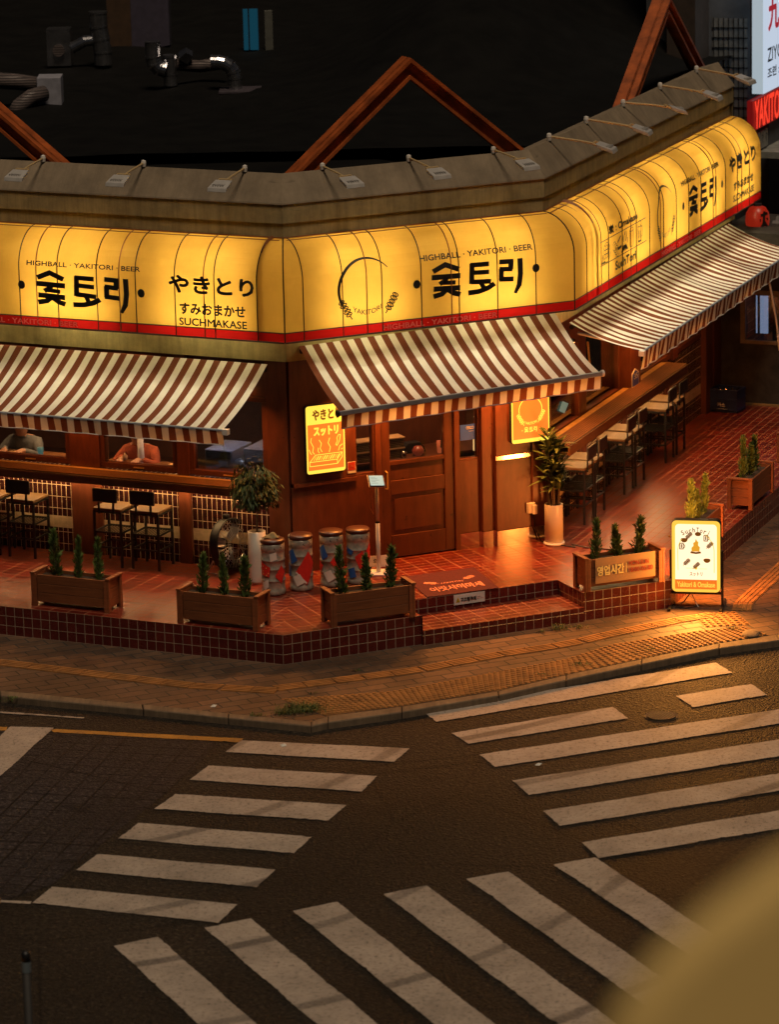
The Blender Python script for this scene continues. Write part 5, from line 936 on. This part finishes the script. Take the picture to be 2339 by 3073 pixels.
# people at the window tables: one continuous skinned body each, clothing by surface
def person(name, lab, F_, s, o, zs, shirt, lean, reach, facing=1):
    t = thing(name, lab, 'person', F_.p(s, o, .305)); D = F_.n*facing; X = F_.u; P = lambda x, y, z: F_.p(s, o, 0)+X*x+D*y+Vector((0, 0, z))
    me = bpy.data.meshes.new('body'); hip = P(0, 0, zs); ch = P(0, lean*.6, zs+.32); nk = P(0, lean, zs+.50); hd0 = P(0, lean+.02, zs+.60); hd1 = P(0, lean+.05, zs+.74)
    V = [hip, P(0, lean*.25, zs+.14), ch, nk, hd0, hd1]; E_ = [(0, 1), (1, 2), (2, 3), (3, 4), (4, 5)]; Rr = [.135, .125, .15, .06, .085, .075]
    kind = {}
    for sx in (-1, 1):
        b = len(V); ex = reach*(1 if sx < 0 else .6)
        V += [P(sx*.17, lean*.8, zs+.43), P(sx*.25, lean+.08, zs+.30), P(sx*.13, lean+.08+ex, 1.285), P(sx*.09, lean+.15+ex, 1.28)]; E_ += [(2, b), (b, b+1), (b+1, b+2), (b+2, b+3)]; Rr += [.07, .052, .036, .034]
        for f in range(5):
            q = len(V); off = (f-1.5)*.017 if f < 4 else -.045*sx*-1; dl = (.075, .085, .08, .065, .045)[f]
            V += [P(sx*.09+off*.9, lean+.18+ex+(0 if f < 4 else -.02), 1.277), P(sx*.09+off*1.2, lean+.18+ex+dl, 1.262)]; E_ += [(b+3, q), (q, q+1)]; Rr += [.011, .008]
        h = len(V); V += [P(sx*.10, .02, zs-.02), P(sx*.13, .42, zs+.0), P(sx*.13, .40, zs-.42), P(sx*.13, .52, zs-.46)]; E_ += [(0, h), (h, h+1), (h+1, h+2), (h+2, h+3)]; Rr += [.10, .075, .05, .04]
    me.from_pydata(V, E_, []); ob = bpy.data.objects.new('body', me); COL.objects.link(ob); sk = ob.modifiers.new('skin', 'SKIN'); sk.use_smooth_shade = True
    for i, r in enumerate(Rr): me.skin_vertices[0].data[i].radius = (r, r)
    me.skin_vertices[0].data[0].use_root = True; sb = ob.modifiers.new('sub', 'SUBSURF'); sb.levels = 1; sb.render_levels = 1
    dg = bpy.context.evaluated_depsgraph_get(); dg.update(); m2 = bpy.data.meshes.new_from_object(ob.evaluated_get(dg)); bpy.data.objects.remove(ob)
    off = t.location
    m2.materials.clear()
    for m in (shirt, m_flesh, m_trous): m2.materials.append(m)
    Dn = D.normalized(); base = F_.p(s, o, 0)
    for p_ in m2.polygons:
        c = p_.center; y = (c-base).dot(Dn); x = abs((c-base).dot(X)); z = c.z-zs; p_.use_smooth = True
        p_.material_index = 1 if z > .50 else (2 if z < .03 or (z < .10 and y < lean+.05 and x < .2) else (1 if y > lean+.17+reach*.35 else 0))
    for v in m2.vertices: v.co -= off
    o2 = bpy.data.objects.new('body', m2); COL.objects.link(o2); o2.parent = t
    hm_ = MB(); hm_.lathe([(.0, .115), (.05, .108), (.088, .06), (.094, .0), (.085, -.03)], hd1+Vector((0, 0, -.02))-D*.018, 18, cap=False); hm_.build('hair', m_dark, t, True)
    fm = MB()
    for sx in (-1, 1): fm.lathe([(0, -.008), (.008, 0), (0, .008)], hd1+X*sx*.03+D*.072-Vector((0, 0, .035)), 8)
    fm.build('eyes', m_dark, t); fm = MB(); fm.lathe([(.016, -.03), (.012, -.01), (0, .02)], hd1+D*.078-Vector((0, 0, .05)), 8); fm.build('nose', m_flesh, t); fm = MB(); fm.box(Fr((0, 0), 0).sh(0, 0), 0, 0.001, 0, .001, 0, .001); fm = MB(); m0 = hd1+D*.070-Vector((0, 0, .095)); fm.tube([m0-X*.022, m0, m0+X*.022], .005, 6); fm.build('mouth', m_lip, t)
    return t
m_flesh = plain('skin', (.45, .24, .14), .55, 0, .1); m_lip = plain('lips', (.30, .09, .07), .5); m_trous = plain('dark_trousers', (.02, .02, .025), .9)
def chair(F_, s, o, lab):
    t = thing('high_chair', lab, 'chair', F_.p(s, o, .305), 0, 'chairs inside'); MB().box(F_, s-.2, s+.2, o-.2, o+.2, .725, .765).build('seat', m_table, t)
    for a in (-1, 1):
        for b in (-1, 1): MB().box(F_, s+a*.17-.018, s+a*.17+.018, o+b*.17-.018, o+b*.17+.018, .31, .724).build('leg', m_black, t)
chair(FA, 3.42, -.70, 'high chair under the person in grey'); chair(FA, 2.02, -.70, 'high chair under the person in rust red')
person('person', 'person in a grey sweater leaning on the table in the left window', FA, 3.42, -.64, .90, plain('grey_sweater', (.13, .15, .16), .9, 0, .3, 20), .16, .12)
person('person', 'person in a rust red top behind the paper cups in the middle left window', FA, 2.02, -.64, .90, plain('rust_top', (.34, .075, .025), .9, 0, .3, 20), .14, .10)

# ------------------------------------------------------------------ on the roof
m_duct = plain('duct_steel', (.42, .42, .45), .22, .95, .3, 9, .15); m_hose = tiles('flex_hose', 9, .03, (.13, .10, .095), (.17, .13, .12), (.05, .04, .04), .008, .5, 0, .3, 1)
def bend(mb, p0, d0, d1, r, R_, n=5): 
    p0 = Vector(p0); d0 = Vector(d0).normalized(); d1 = Vector(d1).normalized(); c = p0+d1*R_; return [c - d1*R_*math.cos(math.pi/2*i/n)+d0*R_*math.sin(math.pi/2*i/n) for i in range(n+1)]
def seg(mb, path, r, n=16):
    for i in range(len(path)-1): mb.tube([path[i], path[i+1]], [r, r*.985], n); mb.tube([path[i+1]-(path[i+1]-path[i]).normalized()*.012, path[i+1]+(path[i+1]-path[i]).normalized()*.012], r*1.05, n)
t = thing('vent_elbow', 'shiny segmented steel vent elbow on a square base plate, rightmost duct on the roof', 'duct', (-.66, 9.98, 4.26)); m_ = MB(); p = [Vector((-.66, 9.98, 4.26)), Vector((-.66, 9.98, 4.40))]+[Vector((-.66-.20*(1-math.cos(R(a))), 9.98, 4.40+.20*math.sin(R(a)))) for a in (22, 45, 68, 90)]+[Vector((-.93, 9.98, 4.60))]; seg(m_, p, .085); m_.build('elbow', m_duct, t, False); MB().bx(-.85, -.35, 9.7, 10.2, 4.252, 4.27).build('base_plate', plain('purple_plate', (.05, .04, .05), .6), t)
t = thing('vent_tee', 'upright steel vent with open top and side elbow, left of the segmented elbow', 'duct', (-1.48, 10.5, 4.26)); m_ = MB(); p = [Vector((-1.66, 10.45, 4.80)), Vector((-1.66, 10.45, 4.62))]+[Vector((-1.66+.14*(1-math.cos(R(a))), 10.45, 4.60-.14*math.sin(R(a)))) for a in (30, 60, 90)]; seg(m_, p, .095); seg(m_, [Vector((-1.46, 10.5, 4.26)), Vector((-1.46, 10.5, 4.40)), Vector((-1.46, 10.5, 4.62))], .085); m_.tube([(-1.66, 10.45, 4.80), (-1.66, 10.45, 4.805)], .10, 16); m_.build('pipes', m_duct, t); MB().tube([(-1.30, 10.55, 4.58), (-1.22, 10.5, 4.66)], [.10, .07], 4).build('cowl', m_duct, t); MB().tube([(-1.40, 10.6, 4.50), (-1.1, 10.6, 4.47), (-.78, 10.5, 4.52)], .075, 12).build('flexible_hose', m_hose, t, True)
t = thing('vent_stack', 'blurred steel vent stack with bent collar at the back of the roof', 'duct', (-2.42, 12.6, 4.26)); m_ = MB(); seg(m_, [Vector((-2.42, 12.6, 4.26)), Vector((-2.42, 12.6, 4.42)), Vector((-2.44, 12.6, 4.58)), Vector((-2.46, 12.6, 4.74)), Vector((-2.46, 12.6, 4.92))], .115); seg(m_, [Vector((-2.46, 12.6, 4.58)), Vector((-2.64, 12.6, 4.56)), Vector((-2.80, 12.6, 4.48))], .07); m_.build('pipes', m_duct, t); MB().bx(-3.12, -2.82, 12.55, 12.85, 4.26, 4.72).build('fan_box', m_duct, t); MB().tube([(-2.97, 12.54, 4.46), (-2.97, 12.50, 4.46)], .075, 16).build('outlet', m_hose, t)
t = thing('duct_box', 'pale square duct box with two flexible hoses at the left edge of the roof', 'duct', (-2.78, 9.1, 4.26)); MB().bx(-2.94, -2.66, 8.9, 9.25, 4.26, 4.60).build('box', plain('pale_duct', (.34, .34, .40), .5, .3, .2), t, bevel=.004)
for pth in ([(-2.96, 9.08, 4.50), (-3.2, 9.08, 4.54), (-3.7, 9.1, 4.58)], [(-2.86, 8.89, 4.42), (-3.0, 8.75, 4.40), (-3.14, 8.72, 4.30), (-3.2, 8.7, 4.20)]): MB().tube(pth, .095, 14).build('flexible_hose', m_hose, t, True)
bk = 14.2
t = thing('rooftop_sign_box', 'blurred brown and mauve sign box behind the roof ducts', 'sign', (-2.05, bk, 4.2)); MB().bx(-2.46, -2.15, bk, bk+.6, 4.2, 5.4).build('brown_face', plain('brown_face', (.055, .028, .012), .7, 0, .3), t); MB().add([(-2.148, bk, 4.2), (-1.66, bk+.12, 4.27), (-1.66, bk+.12, 5.4), (-2.148, bk, 5.4), (-2.148, bk+.6, 4.2), (-1.66, bk+.6, 4.2), (-1.66, bk+.6, 5.4), (-2.148, bk+.6, 5.4)], [(0, 1, 2, 3), (1, 5, 6, 2), (3, 2, 6, 7), (0, 4, 5, 1)]).build('mauve_face', plain('mauve_face', (.05, .042, .068), .7, 0, .2), t)
t = thing('blue_lit_strip', 'blurred pair of blue lit strips far behind the roof', 'lamp', (-.55, 14, 4.2)); 
for a, b in ((-.68, -.62), (-.60, -.49)): MB().bx(a, b, 14, 14.05, 4.22, 4.75).build('strip', emit('blue_strip', (.02, .18, .30), .16), t)
t = thing('grey_post', 'blurred pale grey post beside the blue strips behind the roof', 'post', (-.35, 14, 4.2)); MB().bx(-.40, -.30, 14, 14.1, 4.2, 4.72).build('post', plain('grey_post', (.10, .10, .085), .8), t)
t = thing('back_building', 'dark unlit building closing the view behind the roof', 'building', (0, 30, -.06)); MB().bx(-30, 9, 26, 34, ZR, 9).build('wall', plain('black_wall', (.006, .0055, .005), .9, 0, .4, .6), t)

# ------------------------------------------------------------------ neighbours on the right
NB = FC.sh(9.2, 0); t = thing('neighbour_building', 'dark grey neighbouring building past the far end of the restaurant', 'building', FC.p(9.6, 0, 0)); MB().box(FC, 9.2, 20, -1.6, .0, 0, 9.5).build('wall', m_grey, t); m_ = MB()
for k in range(7): m_.box(FC, 9.188, 9.1985, -.72+k*.065, -.712+k*.065, 3.2, 4.7)
for k in range(12): m_.box(FC, 9.184, 9.1965, -.74, -.27, 3.2+k*.125, 3.21+k*.125)
m_.build('window_grille', m_black, t); MB().box(FC, 9.197, 9.1995, -.73, -.28, 3.2, 4.7).build('grille_window', plain('pale_block_glass', (.20, .20, .19), .4), t); MB().box(FC, 8.6, 9.195, -1.15, -.78, 2.0, 9.4).build('brown_pillar', plain('brown_pillar', (.045, .030, .022), .8), t)
MB().box(FC, 8.7, 12, .0, .35, 3.03, 3.11).build('eave', plain('eave_tile', (.20, .21, .19), .8, 0, .4, 6), t)
wd = FC.sh(6.86, 0); t = thing('side_wall', 'dark rendered side wall with a dim window closing the terrace', 'wall', FC.p(7.2, 1, .0)); m_ = MB(); m_.box(FC, 6.86, 8.2, .02, .30, .29, 2.42); m_.box(FC, 6.86, 8.2, .30, 4.0, .29, 1.06); m_.box(FC, 6.86, 8.2, .30, 4.0, 1.72, 2.42); m_.box(FC, 6.86, 8.2, 1.3, 4.0, 1.06, 1.72); m_.build('wall', m_dkwall, t)
f = MB(); f.box(FC, 6.85, 6.90, .30, .36, 1.06, 1.72); f.box(FC, 6.85, 6.90, .36, 1.3, 1.06, 1.10); f.box(FC, 6.85, 6.90, .36, 1.3, 1.66, 1.72); f.box(FC, 6.85, 6.90, .78, .83, 1.10, 1.66); f = f.build('window_frame', plain('tan_frame', (.16, .11, .06), .7), t); MB().box(FC, 6.885, 6.89, .36, 1.3, 1.10, 1.66).build('pane', m_glass2, f)
MB().box(FC, 7.3, 7.32, .37, .52, 1.10, 1.70).build('lit_interior', emit('cool_interior', (.50, .58, .80), .7), t); MB().box(FC, 7.26, 7.27, .40, .43, 1.10, 1.70).build('interior_bar', m_dark, t); MB().box(FC, 6.84, 6.858, .05, 2.5, .30, .325).build('skirting', plain('ochre_skirting', (.25, .15, .05), .7), t)
t = thing('lean_to_roof', 'weathered corrugated lean-to roof behind the right awning', 'roof', FC.p(8.3, 1, 2.3)); m_ = MB(); m_.grid(lambda a, b: FC.p(7.55+2.0*b, .50+1.8*a, 2.42+.30*b+.022*math.sin(b*2*math.pi*11)), 6, 130); m_.build('sheet', plain('corrugated_sheet', (.16, .15, .14), .7, .2, .4, 5), t, True); MB().box(FC, 8.2, 9.19, .02, 3.5, .0, 2.2).build('shed_wall', m_dkwall, t)
t = thing('red_lantern', 'glowing red paper lantern with black brush marks above the right end of the awning', 'lantern', FC.p(7.4, .34, 2.30)); c = FC.p(7.4, .36, 2.31); MB().lathe([(.05, 0), (.10, .02), (.135, .08), (.15, .17), (.14, .26), (.10, .33), (.05, .35)], c, 24).build('shade', emit('lantern_red', (.70, .035, .012), .24), t, True); MB().lathe([(.052, .348), (.052, .375), (0, .376)], c, 16).build('cap', m_black, t); m_ = MB(); lmp = lambda x, z: c+Vector((.153*math.cos(R(-62)+x/.15), .153*math.sin(R(-62)+x/.15), z))
for q in ([(-.05, .25), (.05, .27)], [(0, .30), (-.01, .15)], [(-.06, .19), (.06, .20)], [(0, .17), (-.05, .08)], [(0, .17), (.06, .09)], [(.03, .14), (-.04, .12)]): stroke(m_, q, .034, lmp)
m_.build('brush_mark', m_ink, t); t = thing('small_wall_lamp', 'tiny warm lamp glowing right of the red lantern', 'lamp', FC.p(7.42, .60, 2.26)); MB().lathe([(.02, 0), (.024, .10), (0, .105)], FC.p(7.42, .61, 2.26), 12).build('shade', emit('tiny_lamp', (.8, .5, .15), .8), t)
t = thing('white_light_sign', 'tall white lit sign with red brush characters at the top right corner', 'sign', FC.p(8.9, .1, 3.8)); m_wl = emit('white_lit', (.70, .82, 1.0), .70); MB().box(FC, 8.5, 10.2, -.02, .12, 3.86, 7.5).build('case', emit('white_lit_side', (.62, .76, .86), .52), t); MB().quad([FC.p(8.5, .124, 3.86), FC.p(10.2, .124, 3.86), FC.p(10.2, .124, 7.5), FC.p(8.5, .124, 7.5)]).build('lit_panel', m_wl, t); MB().box(FC, 8.48, 8.499, -.035, -.02, 3.84, 7.5).build('edge_trim', m_dark, t)
wl = lambda s, z: FC.p(s, .128, z); m_wr = emit('red_character', (.55, .03, .05), .55); letter(t, 'ZIYOU', wl, 8.68, 9.55, 4.23, 4.40, m_ink, .02); letter(t, '조련 : 단', wl, 8.68, 9.5, 4.03, 4.15, m_ink, .03); letter(t, '九', wl, 8.72, 9.2, 4.62, 5.0, m_wr, .05); letter(t, '心', wl, 8.70, 9.2, 5.1, 5.4, m_wr, .05)
t = thing('red_neon_sign', 'red glowing block-letter YAKITORI sign under the white sign', 'sign', FC.p(8.9, .05, 3.4)); vs, fs, _ = text_geo('YAKITORI', -.0); m_nr = emit('neon_red', (1.0, .055, .025), 1.0); m_sd = emit('dark_red_side', (.20, .006, .006), .6); MB().box(FC, 8.27, 9.75, -.02, .05, 3.42, 3.80).build('back_box', m_sd, t); letter(t, 'YAKITORI', lambda s, z: FC.p(s, .064, z), 8.33, 9.72, 3.44, 3.79, m_nr, .02)
for k, s in enumerate((8.62, 8.80, 8.98)): b = thing('menu_board', ('left', 'middle', 'right')[k]+' pale menu board hanging under the red block-letter sign', 'board', FC.p(s, .03, 3.12), 0, 'menu boards'); MB().box(FC, s-.07, s+.07, .012, .030, 3.14, 3.36).build('board', plain('menu_pale', (.30, .30, .27), .7), b); m_ = MB(); stroke(m_, [(s-.03, 3.31), (s+.03, 3.29), (s-.02, 3.25), (s+.02, 3.2)], .014, lambda a, z: FC.p(a, .0315, z)); m_.build('lettering', m_ink, b)

# ------------------------------------------------------------------ street bits
MHm = tiles('iron_pattern', .03, .03, (.26, .22, .16), (.30, .25, .18), (.02, .018, .015), .012, .45, .5, .3, 1); t = thing('manhole_cover', 'round cast manhole cover between the short zebra stripes', 'manhole cover', (3.555, -1.80, ZR)); MB().lathe([(.135, .002), (.135, .012), (0, .0125)], (3.555, -1.80, ZR), 36).build('lid', MHm, t); MB().lathe([(.140, .001), (.155, .008), (.155, .001)], (3.555, -1.80, ZR), 36, cap=False).build('rim', m_kerb, t)
t = thing('loose_kerb_stone', 'broken rounded kerb stone lying at the pavement corner', 'stone', (4.63, .62, .0)); m_ = MB(); m_.grid(lambda a, b: Vector((4.63+.10*math.cos(6.283*a)*math.sin(math.pi*b)*(1+.2*math.sin(12*a)), .66+.13*math.sin(6.283*a)*math.sin(math.pi*b), .0+.026*math.cos(math.pi*b)+.014)), 14, 7); m_.build('stone', m_kerb, t)
rnd = random.Random(11); g = MB()
for cx, cy, sp, n, h in ((.22, -1.52, .20, 620, .10), (.05, -1.62, .12, 200, .07), (-.22, -1.68, .07, 60, .08), (-.05, -1.85, .05, 40, .05), (2.75, 1.00, .07, 60, .13), (2.95, 1.04, .06, 40, .08), (2.55, .92, .04, 25, .06), (2.9, -.25, .10, 70, .05), (2.5, -.55, .08, 50, .04), (3.6, .2, .09, 60, .05), (4.45, .86, .09, 70, .06), (5.1, .72, .12, 90, .08), (5.6, 2.0, .2, 200, .16), (5.7, 2.6, .15, 120, .2), (-2.6, -.95, .12, 60, .06), (.7, -.28, .05, 20, .05), (.3, -1.0, .04, 14, .05)):
    for k in range(n):
        p = Vector((cx+rnd.gauss(0, sp*.5), cy+rnd.gauss(0, sp*.35), .0 if cy > -1.8 else -.05)); d = Vector((rnd.uniform(-.6, .6), rnd.uniform(-.6, .6), 1)); leaf(g, p, d, h*rnd.uniform(.5, 1.2), .004, .5, 2)
tag(g.build('grass', m_grass), 'tufts of short weeds growing along the kerb and paving joints', 'grass', kind='stuff')
for x, y, a, lab in ((-.63, -1.35, .4, 'white paper scrap on the pavement left of the tactile guide'), (.05, -2.45, 1.1, 'white litter scrap in the gutter left of the kerb bend'), (2.35, -3.2, .2, 'small pale scrap between the right zebra stripes')):
    zz = .004 if y > -1.6 else ZR+.01; t = thing('paper_scrap', lab, 'litter', (x, y, zz)); c, s_ = math.cos(a)*.035, math.sin(a)*.035; MB().add([(x-c, y-s_, zz), (x+s_, y-c, zz+.004), (x+c, y+s_, zz+.012), (x-s_, y+c, zz+.006), (x, y, zz+.02)], [(0, 1, 4), (1, 2, 4), (2, 3, 4), (3, 0, 4)]).build('scrap', m_paper, t)
t = thing('bollard', 'dark slim bollard with pale reflective collar at the lower left corner', 'bollard', (-1.66, -9.62, ZR)); bx_, by_ = -1.66, -9.62; MB().lathe([(.05, 0), (.05, .02), (.036, .03), (.034, .60)], (bx_, by_, ZR), 16).build('post', m_dark, t, True); MB().lathe([(.036, .60), (.036, .68)], (bx_, by_, ZR), 16).build('collar', plain('reflector', (.10, .13, .15), .6), t); MB().lathe([(.035, .68), (.035, .74), (.02, .76), (0, .762)], (bx_, by_, ZR), 16).build('cap', m_black, t, True)
# the blurred ledge close to the viewer
t = thing('viewer_ledge', 'large out-of-focus ochre ledge close to the viewer at the lower right', 'ledge', (1.6, -32.4, ZR)); pf = [(1.225, ZR), (1.23, 8.9), (1.235, 9.05), (1.262, 9.13), (1.292, 9.19), (1.328, 9.236), (1.372, 9.277), (1.44, 9.328), (1.55, 9.39), (1.9, 9.53), (1.9, ZR)]
MB().prism([(x, -32.55, z) for x, z in pf], (0, .07, 0)).build('wall', plain('ochre_render', (.86, .60, .21), .9, 0, .10, 2), t, bevel=.02)
for q in cproto: pass
print('objects', len(bpy.data.objects))
